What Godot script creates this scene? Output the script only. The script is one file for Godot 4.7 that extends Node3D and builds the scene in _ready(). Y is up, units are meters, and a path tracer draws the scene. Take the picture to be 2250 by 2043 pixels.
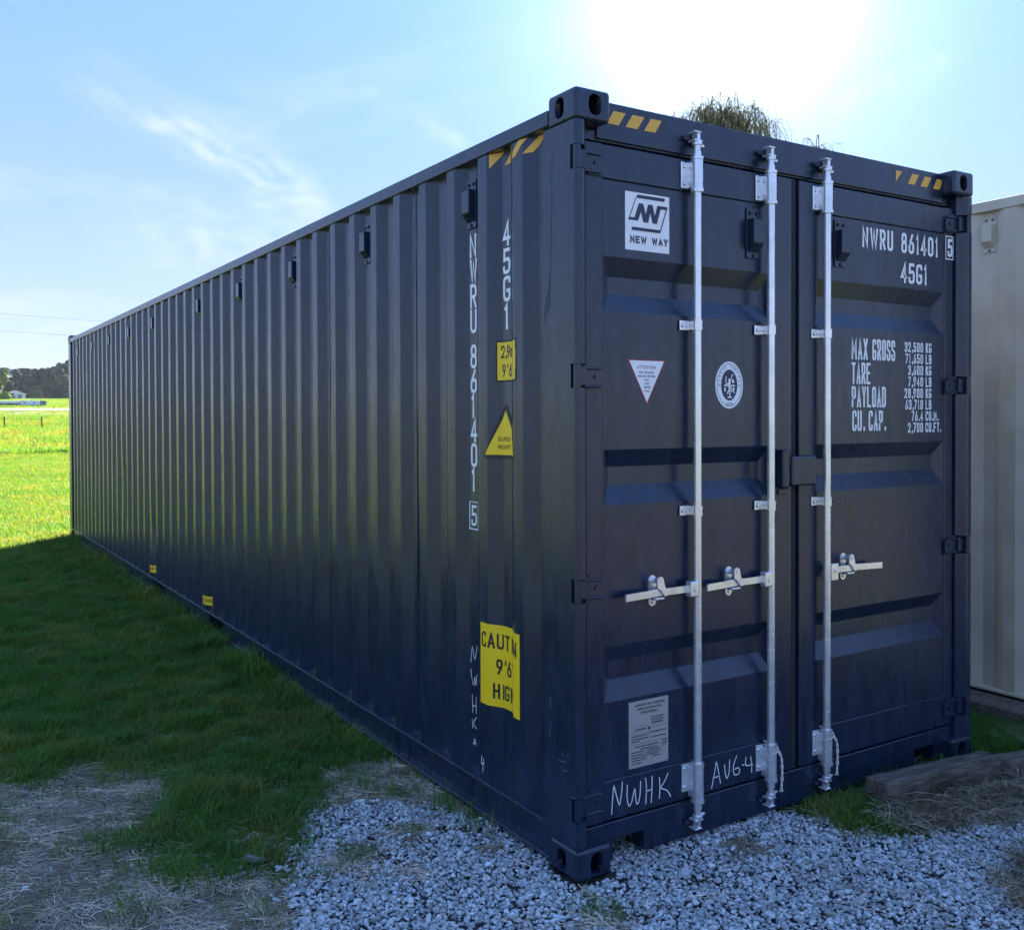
extends Node3D
# A dark 40 ft shipping container on a gravel pad, seen from its door corner with the sun low behind it.
# Metres, y up. The container's near bottom corner is the origin, its doors face +z, its long side faces -x.

const L := 12.192
const W := 2.438
const H := 2.896
const DOOR_Z := -0.06
const ROD_Z := -0.022

var rng := RandomNumberGenerator.new()
var noise := FastNoiseLite.new()
var M := {}


class MB:
	var v := PackedVector3Array()
	var n := PackedVector3Array()
	var c := PackedColorArray()
	var col := Color.WHITE
	var xf := Transform3D()

	func put(p: Vector3, q: Vector3) -> void:
		v.append(xf * p)
		n.append((xf.basis * q).normalized())
		c.append(col)

	func tri_n(a: Vector3, b: Vector3, d: Vector3, na: Vector3, nb: Vector3, nd: Vector3) -> void:
		var g := (b - a).cross(d - a)
		if (g.dot(na + nb + nd) < 0.0) != (xf.basis.determinant() < 0.0):
			put(a, na); put(b, nb); put(d, nd)
		else:
			put(a, na); put(d, nd); put(b, nb)

	func tri(a: Vector3, b: Vector3, d: Vector3, out: Vector3) -> void:
		var g := (b - a).cross(d - a)
		if g.length_squared() < 1e-18:
			return
		g = g.normalized()
		if g.dot(out) < 0.0:
			g = -g
		tri_n(a, b, d, g, g, g)

	func quad(a: Vector3, b: Vector3, d: Vector3, e: Vector3, out: Vector3) -> void:
		tri(a, b, d, out)
		tri(a, d, e, out)

	func quad_n(a: Vector3, b: Vector3, d: Vector3, e: Vector3, na: Vector3, nb: Vector3, nd: Vector3, ne: Vector3) -> void:
		tri_n(a, b, d, na, nb, nd)
		tri_n(a, d, e, na, nd, ne)

	# rounded box; faces whose middle is left open are given as axis codes (0 -x, 1 +x, 2 -y, 3 +y, 4 -z, 5 +z)
	func rbox(lo: Vector3, hi: Vector3, b: float, open := []) -> void:
		var mid := (lo + hi) * 0.5
		var h := (hi - lo) * 0.5
		b = minf(b, minf(h.x, minf(h.y, h.z)) * 0.95)
		var inner := h - Vector3(b, b, b)
		for ax in 3:
			var u := (ax + 1) % 3
			var w := (ax + 2) % 3
			var cu := [-h[u], -h[u] + b, h[u] - b, h[u]]
			var cw := [-h[w], -h[w] + b, h[w] - b, h[w]]
			for s in [-1.0, 1.0]:
				var ps := []
				var ns := []
				for i in 4:
					for j in 4:
						var p := Vector3()
						p[ax] = s * h[ax]
						p[u] = cu[i]
						p[w] = cw[j]
						var q := p.clamp(-inner, inner)
						var d := (p - q).normalized()
						ps.append(mid + q + d * b)
						ns.append(d)
				for i in 3:
					for j in 3:
						if i == 1 and j == 1 and open.has(ax * 2 + (1 if s > 0 else 0)):
							continue
						var k: int = i * 4 + j
						quad_n(ps[k], ps[k + 4], ps[k + 5], ps[k + 1], ns[k], ns[k + 4], ns[k + 5], ns[k + 1])

	func box(lo: Vector3, hi: Vector3) -> void:
		for ax in 3:
			var u := (ax + 1) % 3
			var w := (ax + 2) % 3
			for s in 2:
				var p := [lo, lo, lo, lo]
				var out := Vector3()
				out[ax] = 1.0 if s else -1.0
				var qs := []
				for k in 4:
					var q := Vector3()
					q[ax] = hi[ax] if s else lo[ax]
					q[u] = hi[u] if k == 1 or k == 2 else lo[u]
					q[w] = hi[w] if k >= 2 else lo[w]
					qs.append(q)
				quad(qs[0], qs[1], qs[2], qs[3], out)

	func cyl(a: Vector3, b: Vector3, ra: float, rb: float, seg := 16, cap_a := true, cap_b := true) -> void:
		var d := (b - a).normalized()
		var s := d.cross(Vector3.UP if absf(d.y) < 0.9 else Vector3.RIGHT).normalized()
		var t := d.cross(s)
		for i in seg:
			var p := TAU * i / seg
			var q := TAU * (i + 1) / seg
			var e := s * cos(p) + t * sin(p)
			var f := s * cos(q) + t * sin(q)
			quad_n(a + e * ra, a + f * ra, b + f * rb, b + e * rb, e, f, f, e)
			if cap_a and ra > 0.0:
				tri(a, a + e * ra, a + f * ra, -d)
			if cap_b and rb > 0.0:
				tri(b, b + e * rb, b + f * rb, d)

	# polygon (xy of its own frame) extruded along z from z0 to z1
	func prism(poly: PackedVector2Array, z0: float, z1: float, at := Transform3D()) -> void:
		var keep := xf
		xf = xf * at
		var idx := Geometry2D.triangulate_polygon(poly)
		for i in range(0, idx.size(), 3):
			for z in [z0, z1]:
				var o := Vector3(0, 0, 1 if (z == z1) == (z1 > z0) else -1)
				tri(Vector3(poly[idx[i]].x, poly[idx[i]].y, z), Vector3(poly[idx[i + 1]].x, poly[idx[i + 1]].y, z), Vector3(poly[idx[i + 2]].x, poly[idx[i + 2]].y, z), o)
		var turn := 1.0 if Geometry2D.is_polygon_clockwise(poly) else -1.0
		for i in poly.size():
			var a := poly[i]
			var b := poly[(i + 1) % poly.size()]
			var e := (b - a).orthogonal() * turn
			var o := -Vector3(e.x, e.y, 0)
			# outward test: the midpoint moved a hair outward lies outside the polygon
			var m := (a + b) * 0.5 + Vector2(o.x, o.y).normalized() * 1e-4
			if Geometry2D.is_point_in_polygon(m, poly):
				o = -o
			quad(Vector3(a.x, a.y, z0), Vector3(b.x, b.y, z0), Vector3(b.x, b.y, z1), Vector3(a.x, a.y, z1), o)
		xf = keep

	func tube(pts: PackedVector3Array, r: float, seg := 6) -> void:
		for i in pts.size() - 1:
			cyl(pts[i], pts[i + 1], r, r, seg, i == 0, i == pts.size() - 2)

	func mesh(m: Material, into: ArrayMesh = null) -> ArrayMesh:
		var am := into if into else ArrayMesh.new()
		if v.is_empty():
			return am
		var a := []
		a.resize(Mesh.ARRAY_MAX)
		a[Mesh.ARRAY_VERTEX] = v
		a[Mesh.ARRAY_NORMAL] = n
		a[Mesh.ARRAY_COLOR] = c
		am.add_surface_from_arrays(Mesh.PRIMITIVE_TRIANGLES, a)
		am.surface_set_material(am.get_surface_count() - 1, m)
		return am


# ------------------------------------------------------------------ nodes
func thing(called: String, label: String, category: String, group := "", at := Vector3.ZERO) -> Node3D:
	var o := Node3D.new()
	o.name = called
	add_child(o, true)
	o.position = at
	o.set_meta("label", label)
	o.set_meta("category", category)
	if group:
		o.set_meta("group", group)
	return o


func part(parent: Node, called: String, mb: MB, m: Material, label := "") -> MeshInstance3D:
	return part_mesh(parent, called, mb.mesh(m), label)


func part_mesh(parent: Node, called: String, me: Mesh, label := "") -> MeshInstance3D:
	var o := MeshInstance3D.new()
	o.name = called
	o.mesh = me
	parent.add_child(o, true)
	if label:
		o.set_meta("label", label)
	return o


func solo(called: String, mb: MB, m: Material, label: String, category: String, group := "", at := Vector3.ZERO) -> MeshInstance3D:
	var o := part(self, called, mb, m, label)
	o.position = at
	o.set_meta("category", category)
	if group:
		o.set_meta("group", group)
	return o


func structure(called: String, me: Mesh) -> MeshInstance3D:
	var o := part_mesh(self, called, me)
	o.set_meta("kind", "structure")
	return o


func lin(r: float, g: float, b: float) -> Color:
	return Color(r, g, b).linear_to_srgb()


func mat(called: String, c: Color, rough: float, metal := 0.0, spec := 0.5) -> StandardMaterial3D:
	var m := StandardMaterial3D.new()
	m.resource_name = called
	m.albedo_color = c
	m.roughness = rough
	m.metallic = metal
	m.metallic_specular = spec
	m.vertex_color_use_as_albedo = true
	M[called] = m
	return m


func noise_tex(freq: float, lo: Color, hi: Color, octaves := 4, sd := 1, size := 512) -> NoiseTexture2D:
	var t := NoiseTexture2D.new()
	var f := FastNoiseLite.new()
	f.seed = sd
	f.noise_type = FastNoiseLite.TYPE_SIMPLEX_SMOOTH
	f.frequency = freq
	f.fractal_octaves = octaves
	t.noise = f
	t.width = size
	t.height = size
	t.seamless = true
	var g := Gradient.new()
	g.set_color(0, lo)
	g.set_color(1, hi)
	t.color_ramp = g
	return t


func triplanar(m: StandardMaterial3D, scale: float) -> void:
	m.uv1_triplanar = true
	m.uv1_world_triplanar = true
	m.uv1_scale = Vector3.ONE * scale


func materials() -> void:
	var grey_lo := Color(0.80, 0.80, 0.80)
	var p := mat("navy_paint", lin(0.0155, 0.0275, 0.0620), 0.34, 0.0, 0.55)
	p.albedo_texture = noise_tex(0.008, Color(0.72, 0.72, 0.74), Color(1, 1, 1), 6, 3, 1024)
	p.roughness_texture = noise_tex(0.010, Color(0.62, 0.62, 0.62), Color(1, 1, 1), 6, 4, 1024)
	p.uv1_triplanar = true
	p.uv1_world_triplanar = true
	p.uv1_scale = Vector3(1.4, 0.35, 1.4)
	var b := mat("beige_paint", lin(0.64, 0.58, 0.46), 0.5)
	b.albedo_texture = noise_tex(0.006, Color(0.86, 0.85, 0.83), Color(1, 1, 1), 5, 5)
	triplanar(b, 0.8)
	var z := mat("zinc", lin(0.93, 0.93, 0.93), 0.30, 0.7)
	z.albedo_texture = noise_tex(0.02, Color(0.88, 0.88, 0.89), Color(1, 1, 1), 3, 6)
	z.roughness_texture = noise_tex(0.04, Color(0.7, 0.7, 0.7), Color(1, 1, 1), 3, 7)
	triplanar(z, 1.0)
	mat("rubber", lin(0.012, 0.012, 0.014), 0.75)
	mat("bolt_black", lin(0.015, 0.015, 0.018), 0.6)
	mat("white_vinyl", lin(0.88, 0.88, 0.88), 0.4)
	mat("yellow_vinyl", lin(0.95, 0.63, 0.008), 0.4)
	mat("stripe_yellow", lin(0.80, 0.43, 0.06), 0.5)
	mat("black_print", lin(0.012, 0.012, 0.014), 0.5)
	mat("navy_print", lin(0.028, 0.032, 0.07), 0.5)
	mat("red_print", lin(0.42, 0.03, 0.04), 0.5)
	mat("chalk", lin(0.75, 0.77, 0.78), 0.9)
	mat("plate", lin(0.40, 0.38, 0.36), 0.55, 0.3)
	mat("dark_inside", lin(0.012, 0.012, 0.014), 0.9)
	mat("scuff", lin(0.20, 0.22, 0.24), 0.8)
	mat("grease", lin(0.028, 0.036, 0.058), 0.6)
	mat("cord", lin(0.62, 0.60, 0.56), 0.9)
	var w := mat("old_timber", lin(0.25, 0.205, 0.165), 0.85)
	w.albedo_texture = noise_tex(0.012, Color(0.45, 0.42, 0.40), Color(1, 1, 1), 5, 9)
	w.heightmap_enabled = true
	w.heightmap_texture = noise_tex(0.02, Color(0, 0, 0), Color(1, 1, 1), 5, 10)
	w.heightmap_scale = 0.4
	w.uv1_triplanar = true
	w.uv1_scale = Vector3(0.8, 6.0, 6.0)
	var s := mat("stone", Color(1, 1, 1), 0.85)
	s.albedo_texture = noise_tex(0.02, Color(0.72, 0.72, 0.74), Color(1, 1, 1), 4, 11)
	triplanar(s, 6.0)
	var g := mat("ground", Color(1, 1, 1), 0.95)
	g.albedo_texture = noise_tex(0.02, Color(0.55, 0.53, 0.50), Color(1, 1, 1), 5, 12)
	g.heightmap_enabled = true
	g.heightmap_texture = noise_tex(0.03, Color(0, 0, 0), Color(1, 1, 1), 5, 13)
	g.heightmap_scale = 2.0
	triplanar(g, 1.1)
	var bl := mat("blade", Color(1, 1, 1), 0.6, 0.0, 0.3)
	bl.backlight_enabled = true
	bl.backlight = Color(1.0, 1.0, 0.5)
	mat("straw", Color(1, 1, 1), 0.75, 0.0, 0.35)
	var lf := mat("leaf", Color(1, 1, 1), 0.65, 0.0, 0.3)
	lf.backlight_enabled = true
	lf.backlight = Color(0.5, 0.55, 0.3)
	mat("far_leaf", Color(1, 1, 1), 0.95, 0.0, 0.12)
	var bk := mat("bark", lin(0.10, 0.08, 0.06), 0.9)
	bk.albedo_texture = noise_tex(0.05, Color(0.5, 0.5, 0.5), Color(1, 1, 1), 4, 15)
	triplanar(bk, 1.0)
	mat("road", lin(0.42, 0.41, 0.40), 0.9)
	mat("post_steel", lin(0.025, 0.022, 0.02), 0.9)
	mat("wire", lin(0.05, 0.05, 0.055), 0.7)
	mat("white_metal", lin(0.75, 0.76, 0.78), 0.5)
	mat("grey_metal", lin(0.16, 0.17, 0.19), 0.6)


# ------------------------------------------------------------------ lettering made of strokes
# glyph strokes on a unit box: x, y, rounding of that corner
func glyphs() -> Dictionary:
	var r := [[0, 0, 1], [0, 1, 1], [1, 1, 1], [1, 0, 1], "c"]
	return {
		"0": [r], "O": [r],
		"1": [[[0.25, 0.86, 0], [0.55, 1, 0], [0.55, 0, 0]]],
		"2": [[[0, 0.74, 0], [0, 1, 1], [1, 1, 1], [1, 0.6, 0.6], [0, 0, 0], [1, 0, 0]]],
		"3": [[[0, 0.8, 0], [0, 1, 1], [1, 1, 1], [1, 0.54, 0.8], [0.35, 0.54, 0]], [[0.35, 0.54, 0], [1, 0.54, 0.8], [1, 0, 1], [0, 0, 1], [0, 0.2, 0]]],
		"4": [[[0.74, 0, 0], [0.74, 1, 0], [0, 0.27, 0], [1, 0.27, 0]]],
		"5": [[[0.92, 1, 0], [0.1, 1, 0], [0.06, 0.55, 0], [1, 0.62, 1], [1, 0, 1], [0, 0, 1], [0, 0.2, 0]]],
		"6": [[[0.72, 1, 0], [0, 0.42, 0.6], [0, 0, 1], [1, 0, 1], [1, 0.56, 1], [0.12, 0.54, 0]]],
		"7": [[[0, 1, 0], [1, 1, 0], [0.3, 0, 0]]],
		"8": [[[0.06, 0.54, 1], [0.06, 1, 1], [0.94, 1, 1], [0.94, 0.54, 1], "c"], [[0, 0, 1], [0, 0.53, 1], [1, 0.53, 1], [1, 0, 1], "c"]],
		"9": [[[0.28, 0, 0], [1, 0.58, 0.6], [1, 1, 1], [0, 1, 1], [0, 0.44, 1], [0.88, 0.46, 0]]],
		"A": [[[0, 0, 0], [0.5, 1, 0], [1, 0, 0]], [[0.17, 0.3, 0], [0.83, 0.3, 0]]],
		"B": [[[0, 0, 0], [0, 1, 0], [0.92, 1, 0.8], [0.92, 0.54, 0.8], [0, 0.54, 0]], [[0, 0.54, 0], [1, 0.54, 0.8], [1, 0, 0.8], [0, 0, 0]]],
		"C": [[[1, 0.78, 0], [1, 1, 1], [0, 1, 1], [0, 0, 1], [1, 0, 1], [1, 0.22, 0]]],
		"D": [[[0, 0, 0], [0, 1, 0], [1, 1, 0.9], [1, 0, 0.9], "c"]],
		"E": [[[1, 1, 0], [0, 1, 0], [0, 0, 0], [1, 0, 0]], [[0, 0.53, 0], [0.8, 0.53, 0]]],
		"F": [[[1, 1, 0], [0, 1, 0], [0, 0, 0]], [[0, 0.53, 0], [0.8, 0.53, 0]]],
		"G": [[[1, 0.84, 0], [1, 1, 1], [0, 1, 1], [0, 0, 1], [1, 0, 1], [1, 0.42, 0], [0.62, 0.42, 0]]],
		"H": [[[0, 0, 0], [0, 1, 0]], [[1, 0, 0], [1, 1, 0]], [[0, 0.52, 0], [1, 0.52, 0]]],
		"I": [[[0.5, 0, 0], [0.5, 1, 0]]],
		"K": [[[0, 0, 0], [0, 1, 0]], [[1, 1, 0], [0, 0.38, 0]], [[0.3, 0.57, 0], [1, 0, 0]]],
		"L": [[[0, 1, 0], [0, 0, 0], [1, 0, 0]]],
		"M": [[[0, 0, 0], [0, 1, 0], [0.5, 0.3, 0], [1, 1, 0], [1, 0, 0]]],
		"N": [[[0, 0, 0], [0, 1, 0], [1, 0, 0], [1, 1, 0]]],
		"P": [[[0, 0, 0], [0, 1, 0], [1, 1, 0.9], [1, 0.46, 0.9], [0, 0.46, 0]]],
		"R": [[[0, 0, 0], [0, 1, 0], [1, 1, 0.9], [1, 0.48, 0.9], [0, 0.48, 0]], [[0.5, 0.48, 0], [1, 0, 0]]],
		"S": [[[1, 0.76, 0], [1, 1, 1], [0, 1, 1], [0, 0.56, 0.9], [1, 0.44, 0.9], [1, 0, 1], [0, 0, 1], [0, 0.24, 0]]],
		"T": [[[0, 1, 0], [1, 1, 0]], [[0.5, 1, 0], [0.5, 0, 0]]],
		"U": [[[0, 1, 0], [0, 0, 1], [1, 0, 1], [1, 1, 0]]],
		"V": [[[0, 1, 0], [0.5, 0, 0], [1, 1, 0]]],
		"W": [[[0, 1, 0], [0.24, 0, 0], [0.5, 0.9, 0], [0.76, 0, 0], [1, 1, 0]]],
		"X": [[[0, 0, 0], [1, 1, 0]], [[0, 1, 0], [1, 0, 0]]],
		"Y": [[[0, 1, 0], [0.5, 0.45, 0], [1, 1, 0]], [[0.5, 0.45, 0], [0.5, 0, 0]]],
		"m": [[[0, 0, 0], [0, 0.7, 0]], [[0, 0.5, 0], [0, 0.7, 0.6], [0.5, 0.7, 0.6], [0.5, 0, 0]], [[0.5, 0.5, 0], [0.5, 0.7, 0.6], [1, 0.7, 0.6], [1, 0, 0]]],
		".": [[[0.5, 0, 0], [0.5, 0.1, 0]]], ",": [[[0.6, 0.1, 0], [0.3, -0.12, 0]]],
		"'": [[[0.5, 1, 0], [0.5, 0.78, 0]]], "\"": [[[0.3, 1, 0], [0.3, 0.78, 0]], [[0.75, 1, 0], [0.75, 0.78, 0]]],
		"-": [[[0.1, 0.5, 0], [0.9, 0.5, 0]]],
	}

var GLYPH := {}


func fillet(pts: Array, closed: bool, w: float, h: float) -> PackedVector2Array:
	var out := PackedVector2Array()
	var k := pts.size()
	for i in k:
		var p := Vector2(pts[i][0] * w, pts[i][1] * h)
		var r: float = pts[i][2] * w * 0.5
		if r <= 0.0 or (not closed and (i == 0 or i == k - 1)):
			out.append(p)
			continue
		var a := Vector2(pts[(i + k - 1) % k][0] * w, pts[(i + k - 1) % k][1] * h)
		var b := Vector2(pts[(i + 1) % k][0] * w, pts[(i + 1) % k][1] * h)
		var t := minf(r, minf(p.distance_to(a), p.distance_to(b)) * 0.5)
		var q0 := p + (a - p).normalized() * t
		var q1 := p + (b - p).normalized() * t
		for s in 6:
			var f := s / 5.0
			out.append(q0.lerp(p, f).lerp(p.lerp(q1, f), f) * 0.86 + (q0.lerp(q1, f) * 0.0 + q0.lerp(p, f).lerp(p.lerp(q1, f), f)) * 0.14)
	return out


# a flat stroke of the given width along a polyline; where.call(u, v, height) gives the point on the surface
func stroke(mb: MB, pts: PackedVector2Array, closed: bool, half: float, where: Callable, lift: float, out: Vector3, step := 0.0) -> void:
	var q := PackedVector2Array()
	for p in pts:
		if q.is_empty() or q[q.size() - 1].distance_to(p) > 1e-5:
			if step > 0.0 and not q.is_empty():
				var a := q[q.size() - 1]
				var cnt := int(a.distance_to(p) / step)
				for s in range(1, cnt + 1):
					if s < cnt or a.distance_to(p) > step * cnt + 1e-4:
						q.append(a.lerp(p, float(s) / (cnt + 1)))
			q.append(p)
	if closed and q.size() > 2 and q[0].distance_to(q[q.size() - 1]) < 1e-4:
		q.remove_at(q.size() - 1)
	var k := q.size()
	if k < 2:
		return
	var left := PackedVector2Array()
	var right := PackedVector2Array()
	for i in k:
		var din := (q[i] - q[(i + k - 1) % k]).normalized() if closed or i > 0 else (q[1] - q[0]).normalized()
		var dout := (q[(i + 1) % k] - q[i]).normalized() if closed or i < k - 1 else din
		var m := (din + dout)
		m = din if m.length() < 0.05 else m.normalized()
		var s := minf(1.0 / maxf(0.2, m.dot(din)), 2.4) * half
		var o := Vector2(-m.y, m.x) * s
		left.append(q[i] + o)
		right.append(q[i] - o)
	for i in (k if closed else k - 1):
		var j := (i + 1) % k
		mb.quad(where.call(left[i].x, left[i].y, lift), where.call(left[j].x, left[j].y, lift), where.call(right[j].x, right[j].y, lift), where.call(right[i].x, right[i].y, lift), out)


# text with cap height h, letter width w, gap between letters; returns the end
func text(mb: MB, s: String, x: float, y: float, w: float, h: float, gap: float, half: float, where: Callable, lift: float, out: Vector3, step := 0.0, widths := {}) -> float:
	if GLYPH.is_empty():
		GLYPH = glyphs()
	for ch in s:
		var ww: float = w * widths.get(ch, {"W": 1.35, "M": 1.2, " ": 0.75, ".": 0.35, ",": 0.35, "'": 0.3, "1": 0.7, "I": 0.3, "m": 1.3, "\"": 0.6}.get(ch, 1.0))
		if GLYPH.has(ch):
			var layer := 0
			for st in GLYPH[ch]:
				var pts: Array = st.duplicate()
				var closed: bool = pts[pts.size() - 1] is String
				if closed:
					pts.pop_back()
				var f := fillet(pts, closed, ww - half * 2.0 if ww > half * 3.0 else ww, h - half * 2.0)
				for i in f.size():
					f[i] += Vector2(x + half, y + half)
				if not closed and f.size() > 1:
					f[0] += (f[0] - f[1]).normalized() * half * 0.98
					f[f.size() - 1] += (f[f.size() - 1] - f[f.size() - 2]).normalized() * half * 0.98
				stroke(mb, f, closed, half, where, lift + layer * 0.00025, out, step)
				layer += 1
		x += ww + gap
	return x


func on_door(u: float, v: float, d: float) -> Vector3:
	return Vector3(u, v, DOOR_Z + d)


# ------------------------------------------------------------------ corrugated side wall
const OUT_X := 0.010
const IN_X := 0.046
var prof := []        # [z, x, nz, nx, s] from the door end to the far end
var inner_flats := [] # middle z of every recessed flat


func far_edge(i: int) -> float:
	return -(0.433 + 0.272 * i + 0.00015 * i * i)


func make_profile() -> void:
	var raw := [Vector2(-0.212, IN_X)]
	inner_flats.append((-0.212 + far_edge(0) + 0.138) * 0.5)
	for i in 42:
		var f := far_edge(i)
		raw.append(Vector2(f + 0.138, IN_X))
		raw.append(Vector2(f + 0.070, OUT_X))
		raw.append(Vector2(f, OUT_X))
		raw.append(Vector2(f - 0.068, IN_X))
		inner_flats.append((f - 0.068 + far_edge(i + 1) + 0.138) * 0.5)
	raw.append(Vector2(-11.985, IN_X))
	var s := 0.0
	for i in raw.size():
		var p: Vector2 = raw[i]
		var pts := []
		if i == 0 or i == raw.size() - 1:
			var d: Vector2 = (raw[1] - p if i == 0 else p - raw[i - 1]).normalized()
			pts.append([p, Vector2(-d.y, d.x)])
		else:
			var a: Vector2 = (p - raw[i - 1]).normalized()
			var b: Vector2 = (raw[i + 1] - p).normalized()
			for k in 4:
				var t := k / 3.0
				var q := (p - a * 0.006).lerp(p, t).lerp(p.lerp(p + b * 0.006, t), t)
				var d := a.lerp(b, t).normalized()
				pts.append([q, Vector2(-d.y, d.x)])
		for e in pts:
			var nn: Vector2 = e[1]
			if nn.y > 0:
				nn = -nn
			if prof.size():
				s += e[0].distance_to(Vector2(prof[-1][0], prof[-1][1]))
			prof.append([e[0].x, e[0].y, nn.x, nn.y, s])


func prof_at(s: float) -> Array:
	var lo := 0
	var hi := prof.size() - 2
	while lo < hi:
		var m := (lo + hi + 1) / 2
		if prof[m][4] <= s:
			lo = m
		else:
			hi = m - 1
	var a: Array = prof[lo]
	var b: Array = prof[lo + 1]
	var t := clampf((s - a[4]) / maxf(b[4] - a[4], 1e-6), 0.0, 1.0)
	return [lerpf(a[0], b[0], t), lerpf(a[1], b[1], t), lerpf(a[2], b[2], t), lerpf(a[3], b[3], t)]


func s_of_z(z: float) -> float:
	for i in prof.size() - 1:
		if prof[i + 1][0] <= z:
			var t: float = (prof[i][0] - z) / maxf(prof[i][0] - prof[i + 1][0], 1e-6)
			return lerpf(prof[i][4], prof[i + 1][4], t)
	return prof[-1][4]


# u runs towards the doors (reading direction), measured along the sheet
func on_side(u: float, v: float, d: float) -> Vector3:
	var p := prof_at(-u)
	var w := wave(p[0], v) + d
	return Vector3(p[1] + p[3] * w, v, p[0] + p[2] * w)


# sheet metal is never flat: slow waves and a few dents
func wave(z: float, y: float) -> float:
	var dent := 0.0
	for d in [[-8.32, 0.95, 0.16, 0.30, 0.012], [-6.95, 0.62, 0.10, 0.16, 0.010], [-4.30, 1.25, 0.12, 0.35, 0.006], [-2.62, 0.70, 0.10, 0.22, 0.005], [-10.1, 1.10, 0.15, 0.30, 0.007], [-1.30, 1.05, 0.10, 0.30, 0.004]]:
		var a: float = (z - d[0]) / d[2]
		var b: float = (y - d[1]) / d[3]
		if absf(a) < 2.0 and absf(b) < 2.0:
			dent -= d[4] * exp(-a * a - b * b)
	return dent + noise.get_noise_2d(z * 31.0 + 77.0, y * 12.0) * 0.0014 + noise.get_noise_2d(z * 55.0, y * 28.0) * 0.0016 + noise.get_noise_2d(z * 9.0 + 300.0, y * 9.0) * 0.0012


func corrugated(from: int, to: int, y0: float, y1: float, mirror: bool, off: float) -> MB:
	var mb := MB.new()
	var rows := 18
	for i in range(from, to):
		var a: Array = prof[i]
		var b: Array = prof[i + 1]
		for r in rows:
			var pq := []
			var nq := []
			for e in [[a, r], [b, r], [b, r + 1], [a, r + 1]]:
				var z: float = e[0][0]
				var y: float = lerpf(y0, y1, e[1] / float(rows))
				var w := wave(z, y) if not mirror else 0.0
				var p := Vector3(e[0][1] + e[0][3] * w, y, z + e[0][2] * w)
				var gy := (wave(z, y + 0.02) - wave(z, y - 0.02)) / 0.04 if not mirror else 0.0
				var gz := (wave(z + 0.01, y) - wave(z - 0.01, y)) / 0.02 if not mirror else 0.0
				var nn := Vector3(e[0][3], 0, e[0][2])
				nn -= Vector3(0, gy, 0)
				nn -= Vector3(-e[0][2], 0, e[0][3]) * gz * -e[0][3]
				nn = nn.normalized()
				if mirror:
					p.x = off - p.x
					nn.x = -nn.x
				pq.append(p)
				nq.append(nn)
			mb.quad_n(pq[0], pq[1], pq[2], pq[3], nq[0], nq[1], nq[2], nq[3])
	return mb


# ------------------------------------------------------------------ container parts
func stadium(cx: float, cy: float, hx: float, hy: float, seg := 10) -> PackedVector2Array:
	var o := PackedVector2Array()
	var r := minf(hx, hy)
	for i in seg * 2:
		var a := TAU * (i + 0.5) / (seg * 2)
		var d := Vector2(cos(a), sin(a))
		o.append(Vector2(cx + signf(d.x) * (hx - r) + d.x * r, cy + signf(d.y) * (hy - r) + d.y * r))
	return o


func ellipse(cx: float, cy: float, rx: float, ry: float, seg := 28) -> PackedVector2Array:
	var o := PackedVector2Array()
	for i in seg:
		o.append(Vector2(cx + rx * cos(TAU * i / seg), cy + ry * sin(TAU * i / seg)))
	return o


# a panel with an oval hole and the hole's own depth; origin at the panel's centre, facing +z of its frame
func holed(mb: MB, at: Transform3D, hw: float, hh: float, cx: float, cy: float, rx: float, ry: float, deep: float) -> void:
	var keep := mb.xf
	mb.xf = mb.xf * at
	var k := 40
	var rect := []
	var oval := []
	for i in k:
		var side := i / 10
		var t := (i % 10) / 10.0 * 2.0 - 1.0
		var p := [Vector2(t * hw, -hh), Vector2(hw, t * hh), Vector2(-t * hw, hh), Vector2(-hw, -t * hh)][side] as Vector2
		rect.append(p)
		var a := (p - Vector2(cx, cy)).angle()
		var r := minf(rx, ry)
		var d := Vector2(cos(a), sin(a))
		# stadium: straight middle, round ends
		var e := Vector2(d.x * rx, d.y * ry)
		if ry > rx:
			var yy := (ry - rx)
			e = Vector2(d.x * rx, clampf(d.y * 3.0, -1, 1) * yy + d.y * rx)
		oval.append(Vector2(cx, cy) + e)
	for i in k:
		var j := (i + 1) % k
		var a: Vector2 = rect[i]
		var b: Vector2 = rect[j]
		var d: Vector2 = oval[j]
		var e: Vector2 = oval[i]
		mb.quad(Vector3(a.x, a.y, 0), Vector3(b.x, b.y, 0), Vector3(d.x, d.y, 0), Vector3(e.x, e.y, 0), Vector3(0, 0, 1))
		var mid := Vector3(cx - (d.x + e.x) * 0.5, cy - (d.y + e.y) * 0.5, 0)
		mb.quad(Vector3(e.x, e.y, 0), Vector3(d.x, d.y, 0), Vector3(d.x, d.y, -deep), Vector3(e.x, e.y, -deep), mid)
	mb.xf = keep


# corner casting; the outer corner is at the frame's origin, the casting runs +x, +y, -z from it
func casting(upside: bool, mirror: bool, far: bool) -> MB:
	var mb := MB.new()
	mb.xf = Transform3D(Basis.from_scale(Vector3(-1 if mirror else 1, -1 if upside else 1, -1 if far else 1)), Vector3())
	mb.rbox(Vector3(0, 0, -0.178), Vector3(0.162, 0.118, 0), 0.016, [0, 5])
	# end face (z = 0) and side face (x = 0)
	holed(mb, Transform3D(Basis(), Vector3(0.081, 0.059, 0)), 0.065, 0.043, 0.008, 0.0, 0.029, 0.0395, 0.022)
	holed(mb, Transform3D(Basis(Vector3(0, 0, 1), Vector3.UP, Vector3(-1, 0, 0)), Vector3(0, 0.059, -0.089)), 0.073, 0.043, -0.010, 0.0, 0.028, 0.0395, 0.022)
	return mb


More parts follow.
